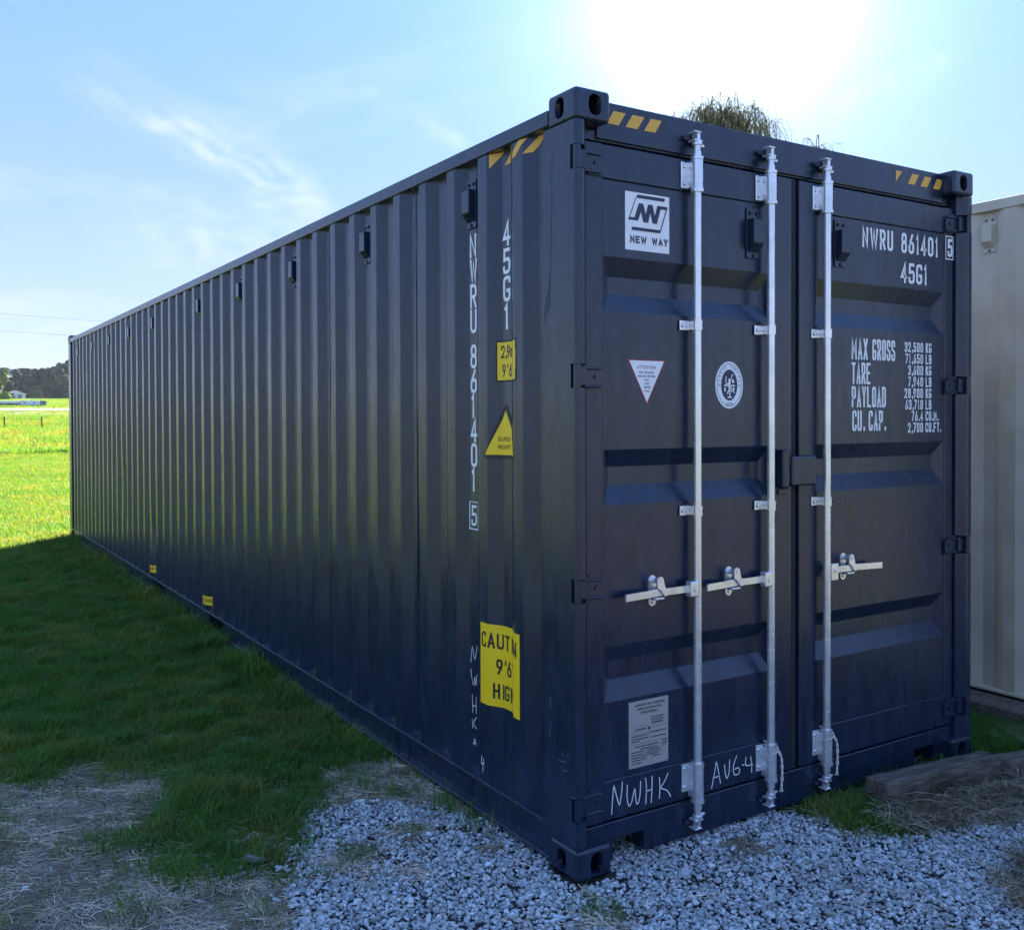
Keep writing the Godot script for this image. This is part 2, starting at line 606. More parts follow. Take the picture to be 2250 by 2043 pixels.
func vent() -> MB:
	# faces +z, up +y, centred on x; base at y = 0
	var mb := MB.new()
	mb.rbox(Vector3(-0.038, 0, 0), Vector3(0.038, 0.21, 0.006), 0.002)
	var side := PackedVector2Array([Vector2(0.026, 0.006), Vector2(0.060, 0.036), Vector2(0.064, 0.038), Vector2(0.158, 0.038), Vector2(0.162, 0.034), Vector2(0.162, 0.006)])
	mb.prism(side, -0.030, 0.030, Transform3D(Basis(Vector3(0, 1, 0), Vector3(0, 0, 1), Vector3(1, 0, 0)), Vector3()))
	return mb


func vent_details(parent: Node, at: Transform3D, m: Material) -> void:
	for p in [Vector2(-0.019, 0.188), Vector2(0.019, 0.188), Vector2(0.0, 0.012)]:
		var mb := MB.new()
		mb.cyl(Vector3(p.x, p.y, 0.006), Vector3(p.x, p.y, 0.0105), 0.0095, 0.0075, 8)
		part(parent, "vent_bolt", mb, m).transform = at


func zigzag_stripes(mb: MB, xs: Array, y0: float, y1: float, lean: float, where: Callable, out: Vector3, step: float) -> void:
	for x in xs:
		var a: float = x[0]
		var b: float = x[1]
		var low_a := a
		var low_b := b
		var cnt := int(maxf(1.0, ceil((b - a + lean) / step)))
		# parallelogram cut into columns so that it follows the sheet
		var lo_x := a
		var hi_x := b + lean
		for k in cnt:
			var u0 := lerpf(lo_x, hi_x, k / float(cnt))
			var u1 := lerpf(lo_x, hi_x, (k + 1) / float(cnt))
			var cell := PackedVector2Array([Vector2(u0, y0 - 1), Vector2(u1, y0 - 1), Vector2(u1, y1 + 1), Vector2(u0, y1 + 1)])
			var par := PackedVector2Array([Vector2(low_a, y0), Vector2(low_b, y0), Vector2(low_b + lean, y1), Vector2(low_a + lean, y1)])
			if x.size() > 2:
				par = PackedVector2Array([Vector2(low_a, y0), Vector2(low_b + lean, y1), Vector2(low_a, y1)])
			for piece in Geometry2D.intersect_polygons(cell, par):
				var idx := Geometry2D.triangulate_polygon(piece)
				for i in range(0, idx.size(), 3):
					var p: Vector2 = piece[idx[i]]
					var q: Vector2 = piece[idx[i + 1]]
					var r: Vector2 = piece[idx[i + 2]]
					mb.tri(where.call(p.x, p.y, 0.0012), where.call(q.x, q.y, 0.0012), where.call(r.x, r.y, 0.0012), out)


# polygon laid on a surface, cut into columns so that it follows bends
func sheet(mb: MB, poly: PackedVector2Array, where: Callable, lift: float, out: Vector3, step: float) -> void:
	var lo := poly[0].x
	var hi := lo
	for p in poly:
		lo = minf(lo, p.x)
		hi = maxf(hi, p.x)
	var cnt := int(maxf(1.0, ceil((hi - lo) / step)))
	for k in cnt:
		var u0 := lerpf(lo, hi, k / float(cnt))
		var u1 := lerpf(lo, hi, (k + 1) / float(cnt))
		var cell := PackedVector2Array([Vector2(u0, -9), Vector2(u1, -9), Vector2(u1, 9), Vector2(u0, 9)])
		for piece in Geometry2D.intersect_polygons(cell, poly):
			var idx := Geometry2D.triangulate_polygon(piece)
			for i in range(0, idx.size(), 3):
				mb.tri(where.call(piece[idx[i]].x, piece[idx[i]].y, lift), where.call(piece[idx[i + 1]].x, piece[idx[i + 1]].y, lift), where.call(piece[idx[i + 2]].x, piece[idx[i + 2]].y, lift), out)


func rect(x0: float, y0: float, x1: float, y1: float) -> PackedVector2Array:
	return PackedVector2Array([Vector2(x0, y0), Vector2(x1, y0), Vector2(x1, y1), Vector2(x0, y1)])


func place(o: Node3D, at: Transform3D) -> void:
	o.transform = at


func door_leaf(c: Node3D, x0: float, x1: float, rec0: float, rec1: float, called_label: String) -> MeshInstance3D:
	var mb := MB.new()
	var y0 := 0.172
	var y1 := 2.722
	var f := DOOR_Z
	# frame tubes, 4 mm proud of the sheet
	mb.rbox(Vector3(x0, y0, f - 0.05), Vector3(rec0 - 0.001, y1, f + 0.004), 0.005)
	mb.rbox(Vector3(rec1 + 0.001, y0, f - 0.05), Vector3(x1, y1, f + 0.004), 0.005)
	mb.rbox(Vector3(rec0 - 0.004, 2.594, f - 0.05), Vector3(rec1 + 0.004, y1 - 0.002, f + 0.003), 0.005)
	mb.rbox(Vector3(rec0 - 0.004, y0 + 0.002, f - 0.05), Vector3(rec1 + 0.004, 0.325, f + 0.003), 0.005)
	var o := part(c, "door", mb, M.navy_paint, called_label)
	# pressed sheet with three deep horizontal recesses
	var p := MB.new()
	var ys := [0.322, 0.327]
	for r in [[0.621, 0.697, 0.768, 0.832], [1.367, 1.440, 1.510, 1.577], [2.099, 2.168, 2.234, 2.305]]:
		ys.append_array(r)
	ys.append(2.590)
	ys.append(2.597)
	var depth := []
	for i in ys.size():
		depth.append(0.0)
	for k in [[2, 0], [3, 1], [4, 1], [5, 0], [6, 0], [7, 1], [8, 1], [9, 0], [10, 0], [11, 1], [12, 1], [13, 0]]:
		depth[k[0]] = 1.0 * k[1]
	var xs := [rec0, rec0 + 0.004, rec0 + 0.05, (rec0 + rec1) * 0.5, rec1 - 0.05, rec1 - 0.004, rec1]
	var dx := [0.0, 0.0, 1.0, 1.0, 1.0, 0.0, 0.0]
	for i in xs.size() - 1:
		for j in ys.size() - 1:
			var q := []
			for e in [[i, j], [i + 1, j], [i + 1, j + 1], [i, j + 1]]:
				var dd: float = minf(dx[e[0]], depth[e[1]]) * 0.034
				var edge := 0.006 if e[1] == 0 or e[1] == ys.size() - 1 else 0.0
				dd += noise.get_noise_2d(xs[e[0]] * 160.0, ys[e[1]] * 160.0) * 0.0008
				q.append(Vector3(xs[e[0]], ys[e[1]], f - dd - edge))
			# split the corner quads along their crease
			if (i == 1) == (depth[j] < depth[j + 1]) and (i == 1 or i == 4):
				p.tri(q[0], q[1], q[2], Vector3(0, 0, 1))
				p.tri(q[0], q[2], q[3], Vector3(0, 0, 1))
			else:
				p.tri(q[0], q[1], q[3], Vector3(0, 0, 1))
				p.tri(q[1], q[2], q[3], Vector3(0, 0, 1))
	part(o, "door_panel", p, M.navy_paint)
	return o


func hinges(door: Node, right: bool) -> void:
	for y in [2.644, 1.851, 1.065, 0.262]:
		var mb := MB.new()
		var s := -1.0 if right else 1.0
		if right:
			mb.xf = Transform3D(Basis.from_scale(Vector3(-1, 1, 1)), Vector3(W, 0, 0))
		mb.cyl(Vector3(0.020, y - 0.042, -0.019), Vector3(0.020, y + 0.042, -0.019), 0.0145, 0.0145, 14)
		mb.cyl(Vector3(0.020, y - 0.049, -0.019), Vector3(0.020, y + 0.049, -0.019), 0.009, 0.009, 10)
		# blade that widens into a forked root on the pin
		var poly := PackedVector2Array([Vector2(0.022, y - 0.038), Vector2(0.060, y - 0.036), Vector2(0.100, y - 0.046), Vector2(0.160, y - 0.046), Vector2(0.160, y + 0.018), Vector2(0.150, y + 0.034), Vector2(0.100, y + 0.048), Vector2(0.060, y + 0.038), Vector2(0.022, y + 0.038)])
		mb.prism(poly, -0.056, -0.046, Transform3D())
		mb.rbox(Vector3(0.018, y - 0.037, -0.052), Vector3(0.072, y + 0.037, -0.028), 0.006)
		mb.rbox(Vector3(0.062, y + 0.024, -0.050), Vector3(0.150, y + 0.036, -0.038), 0.005)
		mb.rbox(Vector3(0.062, y - 0.042, -0.050), Vector3(0.150, y - 0.030, -0.038), 0.005)
		mb.cyl(Vector3(0.125, y, -0.047), Vector3(0.125, y, -0.041), 0.009, 0.008, 10)
		part(door, "hinge", mb, M.navy_paint)


func lock_rod(door: Node, x: float, handle_dir: float, handle_len: float, keeper_x: float) -> void:
	var z := ROD_Z
	var m: Material = M.zinc
	var rod := MB.new()
	rod.cyl(Vector3(x, 0.14, z), Vector3(x, 2.745, z), 0.0165, 0.0165, 24)
	part(door, "lock_rod", rod, m)
	# top and bottom bearings: a sleeve round the rod and a riveted plate on the door
	for b in [[2.600, 2.712, 2.602, 2.708], [0.180, 0.312, 0.206, 0.318]]:
		var br := MB.new()
		br.cyl(Vector3(x, b[0], z), Vector3(x, b[1], z), 0.0235, 0.0235, 22)
		br.cyl(Vector3(x, b[0] - 0.014, z), Vector3(x, b[0] - 0.001, z), 0.0265, 0.0265, 22)
		br.cyl(Vector3(x, b[1] + 0.001, z), Vector3(x, b[1] + 0.013, z), 0.0255, 0.0255, 22)
		br.rbox(Vector3(x - 0.058, b[2], DOOR_Z + 0.004), Vector3(x + 0.004, b[3], DOOR_Z + 0.010), 0.003)
		br.rbox(Vector3(x - 0.024, b[0] + 0.004, DOOR_Z + 0.005), Vector3(x + 0.0225, b[1] - 0.004, z), 0.004)
		for yy in [b[2] + 0.02, b[3] - 0.02]:
			br.cyl(Vector3(x - 0.042, yy, DOOR_Z + 0.010), Vector3(x - 0.042, yy, DOOR_Z + 0.016), 0.009, 0.006, 12)
		part(door, "rod_bearing", br, m)
		for yy in [b[0] + 0.02, b[1] - 0.02]:
			var bo := MB.new()
			bo.cyl(Vector3(x + 0.016, yy, z + 0.012), Vector3(x + 0.021, yy, z + 0.018), 0.0048, 0.0048, 8)
			part(door, "bearing_bolt", bo, M.bolt_black)
	# slim guides half way
	for yy in [2.062, 1.328]:
		var g := MB.new()
		g.rbox(Vector3(x - 0.066, yy - 0.020, DOOR_Z + 0.004), Vector3(x - 0.016, yy + 0.020, DOOR_Z + 0.010), 0.003)
		g.cyl(Vector3(x, yy - 0.0195, z), Vector3(x, yy + 0.0195, z), 0.0215, 0.0215, 20)
		g.rbox(Vector3(x - 0.021, yy - 0.0185, DOOR_Z + 0.005), Vector3(x + 0.0205, yy + 0.0185, z), 0.003)
		g.cyl(Vector3(x - 0.052, yy, DOOR_Z + 0.010), Vector3(x - 0.052, yy, DOOR_Z + 0.017), 0.009, 0.005, 10)
		g.cyl(Vector3(x - 0.032, yy, DOOR_Z + 0.010), Vector3(x - 0.032, yy, DOOR_Z + 0.014), 0.007, 0.005, 10)
		part(door, "rod_guide", g, m)
		var gb := MB.new()
		gb.cyl(Vector3(x + 0.013, yy, z + 0.0145), Vector3(x + 0.0165, yy, z + 0.0185), 0.0048, 0.0048, 8)
		part(door, "guide_bolt", gb, M.bolt_black)
	# cam ends
	for e in [[2.745, 1.0], [0.14, -1.0]]:
		var y0: float = e[0]
		var s: float = e[1]
		var cm := MB.new()
		cm.cyl(Vector3(x, y0, z), Vector3(x, y0 + s * 0.034, z), 0.0135, 0.0135, 16)
		cm.cyl(Vector3(x, y0 + s * 0.026, z), Vector3(x, y0 + s * 0.040, z), 0.021, 0.018, 16)
		cm.rbox(Vector3(x - 0.026, minf(y0 + s * 0.038, y0 + s * 0.046), z - 0.026), Vector3(x + 0.016, maxf(y0 + s * 0.038, y0 + s * 0.046), z + 0.016), 0.003)
		cm.rbox(Vector3(x - 0.026, minf(y0 + s * 0.072, y0 + s * 0.079), z - 0.026), Vector3(x + 0.010, maxf(y0 + s * 0.072, y0 + s * 0.079), z + 0.016), 0.003)
		cm.rbox(Vector3(x - 0.006, minf(y0 + s * 0.040, y0 + s * 0.079), z - 0.024), Vector3(x + 0.010, maxf(y0 + s * 0.040, y0 + s * 0.079), z + 0.010), 0.004)
		cm.rbox(Vector3(x + 0.010, minf(y0 + s * 0.020, y0 + s * 0.032), z - 0.008), Vector3(x + 0.036, maxf(y0 + s * 0.020, y0 + s * 0.032), z + 0.006), 0.004)
		part(door, "cam_end", cm, m)
		var kp := MB.new()
		kp.rbox(Vector3(x + 0.004, minf(y0 + s * 0.036, y0 + s * 0.082), -0.064), Vector3(x + 0.044, maxf(y0 + s * 0.036, y0 + s * 0.082), -0.030), 0.005)
		kp.rbox(Vector3(x - 0.040, minf(y0 + s * 0.050, y0 + s * 0.068), -0.066), Vector3(x + 0.008, maxf(y0 + s * 0.050, y0 + s * 0.068), -0.050), 0.004)
		part(door, "cam_keeper", kp, M.navy_paint)
	# handle
	var hy := 1.022
	var d := handle_dir
	var hub := MB.new()
	if d < 0:
		hub.rbox(Vector3(x - 0.056, hy - 0.031, z - 0.012), Vector3(x - 0.010, hy + 0.031, z + 0.024), 0.006)
		hub.cyl(Vector3(x - 0.033, hy, z + 0.024), Vector3(x - 0.033, hy, z + 0.029), 0.010, 0.008, 12)
	else:
		hub.rbox(Vector3(x + 0.016, hy - 0.045, z + 0.006), Vector3(x + 0.062, hy + 0.031, z + 0.014), 0.004)
		hub.cyl(Vector3(x + 0.040, hy, z + 0.014), Vector3(x + 0.040, hy, z + 0.019), 0.010, 0.008, 12)
	part(door, "handle_hub", hub, m)
	var hb := MB.new()
	var near := x + d * 0.050
	var prev := Vector3(near, hy, z - 0.004)
	var steps := [[0.26, 0.0, 0.004], [0.46, 0.001, 0.002], [0.62, -0.001, 0.004], [1.0, -0.004, 0.010]]
	for st in steps:
		var nx: Vector3 = Vector3(near + d * handle_len * st[0], hy + st[1], z - 0.004 + st[2])
		var half := 0.0135
		var t := 0.0045
		var a := prev
		var b := nx
		for sgn in [-1.0, 1.0]:
			hb.quad(a + Vector3(0, -half, sgn * t), b + Vector3(0, -half, sgn * t), b + Vector3(0, half, sgn * t), a + Vector3(0, half, sgn * t), Vector3(0, 0, sgn))
			hb.quad(a + Vector3(0, sgn * half, -t), b + Vector3(0, sgn * half, -t), b + Vector3(0, sgn * half, t), a + Vector3(0, sgn * half, t), Vector3(0, sgn, 0))
		prev = nx
	hb.quad(prev + Vector3(0, -0.0135, -0.0045), prev + Vector3(0, 0.0135, -0.0045), prev + Vector3(0, 0.0135, 0.0045), prev + Vector3(0, -0.0135, 0.0045), Vector3(d, 0, 0))
	part(door, "handle", hb, m)
	# retainer plate with its catch arching over the handle
	var kx := keeper_x
	var rp := MB.new()
	rp.prism(stadium(kx, hy + 0.004, 0.019, 0.060), DOOR_Z + 0.001, DOOR_Z + 0.008)
	rp.cyl(Vector3(kx, hy - 0.037, DOOR_Z + 0.008), Vector3(kx, hy - 0.037, DOOR_Z + 0.015), 0.010, 0.007, 12)
	rp.rbox(Vector3(kx - 0.022, hy - 0.026, DOOR_Z + 0.006), Vector3(kx + 0.024, hy - 0.017, z + 0.014), 0.003)
	part(door, "handle_retainer", rp, m)
	var ct := MB.new()
	ct.cyl(Vector3(kx + 0.004, hy + 0.044, DOOR_Z + 0.008), Vector3(kx + 0.004, hy + 0.044, z + 0.006), 0.011, 0.011, 14)
	ct.prism(PackedVector2Array([Vector2(kx - 0.012, hy + 0.046), Vector2(kx - 0.009, hy + 0.057), Vector2(kx + 0.001, hy + 0.063), Vector2(kx + 0.012, hy + 0.062), Vector2(kx + 0.019, hy + 0.055), Vector2(kx + 0.0215, hy + 0.044), Vector2(kx + 0.030, hy + 0.016), Vector2(kx + 0.056, hy + 0.004), Vector2(kx + 0.050, hy - 0.008), Vector2(kx + 0.028, hy - 0.015), Vector2(kx + 0.006, hy + 0.012), Vector2(kx - 0.010, hy + 0.020)]), z + 0.004, z + 0.013)
	ct.cyl(Vector3(kx + 0.004, hy + 0.048, z + 0.013), Vector3(kx + 0.004, hy + 0.048, z + 0.018), 0.008, 0.006, 12)
	part(door, "handle_catch", ct, m)


func rope(x: float, lab: String) -> void:
	var mb := MB.new()
	var z := ROD_Z
	var pts := PackedVector3Array()
	for k in 26:
		var a := -2.4 + k * 0.26
		pts.append(Vector3(x + cos(a) * 0.0285, 0.335 - k * 0.0028, z + sin(a) * 0.0285))
	mb.tube(pts, 0.0028, 6)
	for strand in 2:
		var q := PackedVector3Array()
		for k in 22:
			var t := k / 21.0
			q.append(Vector3(x + 0.030 + 0.008 * sin(t * 3.0) + 0.0034 * cos(k * 1.1 + strand * PI) + strand * 0.004 * t, 0.312 - t * 0.190, z + 0.026 * minf(1.0, t * 4.0) + 0.0034 * sin(k * 1.1 + strand * PI)))
		mb.tube(q, 0.0030, 6)
	solo("tie_cord", mb, M.cord, lab, "cord", "cords tied round the lower rod bearings")


func dark_container() -> void:
	var c := thing("shipping_container", "dark navy corrugated shipping container with three galvanised door rods", "container")
	# --- corner castings
	for e in [[Vector3(0, 0, 0), false, false, false], [Vector3(0, H, 0), true, false, false], [Vector3(W, 0, 0), false, true, false], [Vector3(W, H, 0), true, true, false],
			[Vector3(0, 0, -L), false, false, true], [Vector3(0, H, -L), true, false, true], [Vector3(W, 0, -L), false, true, true], [Vector3(W, H, -L), true, true, true]]:
		part(c, "corner_casting", casting(e[1], e[2], e[3]), M.navy_paint).position = e[0]
	# --- rear corner posts, notched where the hinge pins sit
	var full := PackedVector2Array([Vector2(0.004, -0.210), Vector2(0.004, -0.016), Vector2(0.0065, -0.0085), Vector2(0.012, -0.005), Vector2(0.034, -0.005), Vector2(0.046, -0.009), Vector2(0.058, -0.022), Vector2(0.066, -0.036), Vector2(0.078, -0.046), Vector2(0.078, -0.120), Vector2(0.030, -0.130), Vector2(0.030, -0.210)])
	var cut := PackedVector2Array([Vector2(0.004, -0.210), Vector2(0.004, -0.038), Vector2(0.046, -0.038), Vector2(0.046, -0.060), Vector2(0.078, -0.060), Vector2(0.078, -0.120), Vector2(0.030, -0.130), Vector2(0.030, -0.210)])
	var stand := Transform3D(Basis(Vector3(1, 0, 0), Vector3(0, 0, 1), Vector3(0, -1, 0)), Vector3())
	for right in [false, true]:
		var mb := MB.new()
		if right:
			mb.xf = Transform3D(Basis.from_scale(Vector3(-1, 1, 1)), Vector3(W, 0, 0))
		var cuts := [0.1182, 0.218, 0.306, 1.021, 1.109, 1.807, 1.895, 2.600, 2.688, H - 0.1182]
		for i in cuts.size() - 1:
			mb.prism(cut if i % 2 else full, -cuts[i], -cuts[i + 1] , stand)
		part(c, "corner_post", mb, M.navy_paint)
	for x in [0.004, W - 0.160]:
		var fp := MB.new()
		fp.rbox(Vector3(x, 0.118, -L + 0.004), Vector3(x + 0.156, H - 0.118, -L + 0.2), 0.012)
		part(c, "corner_post", fp, M.navy_paint)
	# --- top rails, roof, front wall
	for x in [0.002, W - 0.062]:
		var tr := MB.new()
		tr.rbox(Vector3(x, 2.792, -L + 0.178), Vector3(x + 0.060, 2.852, -0.178), 0.006)
		part(c, "top_rail", tr, M.navy_paint)
	var rf := MB.new()
	for k in 56:
		var z0 := -0.16 - k * 0.2125
		rf.quad(Vector3(0.05, 2.846, z0), Vector3(W - 0.05, 2.846, z0), Vector3(W - 0.05, 2.846, z0 - 0.1), Vector3(0.05, 2.846, z0 - 0.1), Vector3.UP)
		rf.quad(Vector3(0.05, 2.846, z0 - 0.1), Vector3(W - 0.05, 2.846, z0 - 0.1), Vector3(W - 0.05, 2.862, z0 - 0.12), Vector3(0.05, 2.862, z0 - 0.12), Vector3.UP)
		rf.quad(Vector3(0.05, 2.862, z0 - 0.12), Vector3(W - 0.05, 2.862, z0 - 0.12), Vector3(W - 0.05, 2.862, z0 - 0.1925), Vector3(0.05, 2.862, z0 - 0.1925), Vector3.UP)
		rf.quad(Vector3(0.05, 2.862, z0 - 0.1925), Vector3(W - 0.05, 2.862, z0 - 0.1925), Vector3(W - 0.05, 2.846, z0 - 0.2125), Vector3(0.05, 2.846, z0 - 0.2125), Vector3.UP)
	part(c, "roof_panel", rf, M.navy_paint)
	var fw := MB.new()
	fw.box(Vector3(0.15, 0.10, -L + 0.03), Vector3(W - 0.15, 2.86, -L + 0.06))
	part(c, "front_wall", fw, M.navy_paint)
	var fl := MB.new()
	fl.box(Vector3(0.05, 0.125, -L + 0.07), Vector3(W - 0.05, 0.155, -0.13))
	part(c, "floor", fl, M.dark_inside)
	# --- side wall sheets, welded every fourth fold, with the weld bead at the joint
	var start := 0
	var k := 0
	while start < prof.size() - 1:
		var stop := prof.size() - 1
		k += 1
		var seam: float = inner_flats[k * 4] if k * 4 < inner_flats.size() else -99.0
		for i in range(start + 1, prof.size()):
			if prof[i][0] < seam:
				stop = i
				break
		var sh := corrugated(start, stop, 0.160, 2.800, false, 0.0)
		if start > 0:
			var z: float = prof[start][0] + 0.03
			sh.rbox(Vector3(IN_X - 0.0025, 0.161, z - 0.004), Vector3(IN_X + 0.004, 2.79, z + 0.003), 0.002)
		part(c, "side_panel", sh, M.navy_paint)
		start = stop
	part(c, "side_wall", corrugated(0, prof.size() - 1, 0.160, 2.800, true, W), M.navy_paint)
	# --- bottom rails: a web with a lip along its foot, two dark forklift pockets
	for right in [false, true]:
		var br := MB.new()
		var pk := MB.new()
		if right:
			br.xf = Transform3D(Basis.from_scale(Vector3(-1, 1, 1)), Vector3(W, 0, 0))
			pk.xf = br.xf
		br.rbox(Vector3(0.006, 0.148, -L + 0.178), Vector3(0.070, 0.162, -0.178), 0.003)
		var ends := [-0.178, -4.569, -4.919, -6.580, -6.952, -L + 0.178]
		for i in range(0, 6, 2):
			br.rbox(Vector3(0.026, 0.030, ends[i + 1]), Vector3(0.032, 0.150, ends[i]), 0.002)
			br.rbox(Vector3(0.000, 0.024, ends[i + 1]), Vector3(0.060, 0.036, ends[i]), 0.004)
		var rail := part(c, "bottom_rail", br, M.navy_paint)
		for i in [1, 3]:
			pk = MB.new()
			pk.xf = br.xf
			pk.box(Vector3(0.30, 0.02, ends[i + 1]), Vector3(0.302, 0.15, ends[i]))
			pk.box(Vector3(0.020, 0.0205, ends[i + 1]), Vector3(0.302, 0.024, ends[i]))
			pk.box(Vector3(0.020, 0.144, ends[i + 1]), Vector3(0.302, 0.1475, ends[i]))
			pk.box(Vector3(0.018, 0.024, ends[i + 1] - 0.003), Vector3(0.300, 0.144, ends[i + 1]))
			pk.box(Vector3(0.018, 0.024, ends[i]), Vector3(0.300, 0.144, ends[i] + 0.003))
			part(rail, "forklift_pocket", pk, M.dark_inside)
	# --- door header and sill
	var hd := MB.new()
	hd.rbox(Vector3(0.150, 2.742, -0.150), Vector3(W - 0.150, 2.886, -0.070), 0.006)
	hd.rbox(Vector3(0.090, 2.735, -0.150), Vector3(W - 0.090, 2.775, -0.080), 0.004)
	var header := part(c, "door_header", hd, M.navy_paint)
	var gk := MB.new()
	gk.box(Vector3(0.082, 0.165, -0.118), Vector3(W - 0.082, 2.737, -0.112))
	gk.rbox(Vector3(1.206, 0.17, -0.112), Vector3(1.232, 2.725, -0.066), 0.004)
	part(c, "door_gasket", gk, M.rubber)
	var sl := MB.new()
	sl.rbox(Vector3(0.080, 0.092, -0.150), Vector3(W - 0.080, 0.164, -0.062), 0.006)
	sl.rbox(Vector3(0.372, 0.014, -0.148), Vector3(W - 0.372, 0.098, -0.064), 0.006)
	sl.rbox(Vector3(0.160, 0.014, -0.148), Vector3(0.219, 0.098, -0.064), 0.006)
	sl.rbox(Vector3(W - 0.219, 0.014, -0.148), Vector3(W - 0.160, 0.098, -0.064), 0.006)
	sl.box(Vector3(0.20, 0.01, -0.50), Vector3(0.39, 0.09, -0.49))
	sl.box(Vector3(W - 0.39, 0.01, -0.50), Vector3(W - 0.20, 0.09, -0.49))
	part(c, "door_sill", sl, M.navy_paint)
	# --- doors
	var left := door_leaf(c, 0.086, 1.196, 0.168, 1.076, "left door leaf with two rods and the white square sticker")
	var right_door := door_leaf(c, 1.241, W - 0.086, 1.345, 2.284, "right door leaf with one rod and the white load figures")
	hinges(left, false)
	hinges(right_door, true)
	lock_rod(left, 0.612, -1.0, 0.322, 0.404)
	lock_rod(left, 1.029, -1.0, 0.322, 0.814)
	lock_rod(right_door, 1.381, 1.0, 0.318, 1.527)
	# lock box between the leaves
	var lb := MB.new()
	lb.rbox(Vector3(1.090, 1.395, DOOR_Z), Vector3(1.132, 1.560, -0.008), 0.010)
	lb.rbox(Vector3(1.138, 1.404, DOOR_Z + 0.012), Vector3(1.290, 1.532, 0.000), 0.010)
	lb.rbox(Vector3(1.132, 1.418, DOOR_Z), Vector3(1.145, 1.545, -0.014), 0.005)
	lb.rbox(Vector3(1.104, 1.366, DOOR_Z), Vector3(1.150, 1.392, DOOR_Z + 0.012), 0.004)
	part(left, "lock_box", lb, M.navy_paint)
	# vents on doors
	for e in [[left, 0.958, 2.358], [right_door, 1.508, 2.366]]:
		var ve := part(e[0], "vent", vent(), M.navy_paint)
		ve.position = Vector3(e[1], e[2], DOOR_Z + 0.001)
		vent_details(e[0], ve.transform, M.bolt_black)
	# vents on the side, each in a recessed flat
	for z in [-0.77, -1.80, -2.90, -4.00, -5.12, -6.90, -8.02, -9.15, -10.26, -11.40]:
		var best: float = inner_flats[0]
		for f in inner_flats:
			if absf(f - z) < absf(best - z):
				best = f
		var at := Transform3D(Basis(Vector3(0, 0, 1), Vector3.UP, Vector3(-1, 0, 0)), Vector3(IN_X - 0.003, 2.518, best))
		var ve := part(c, "vent", vent(), M.navy_paint)
		ve.transform = at
		vent_details(ve, Transform3D(), M.bolt_black)
	door_print(left, right_door)
	side_print(c, header)


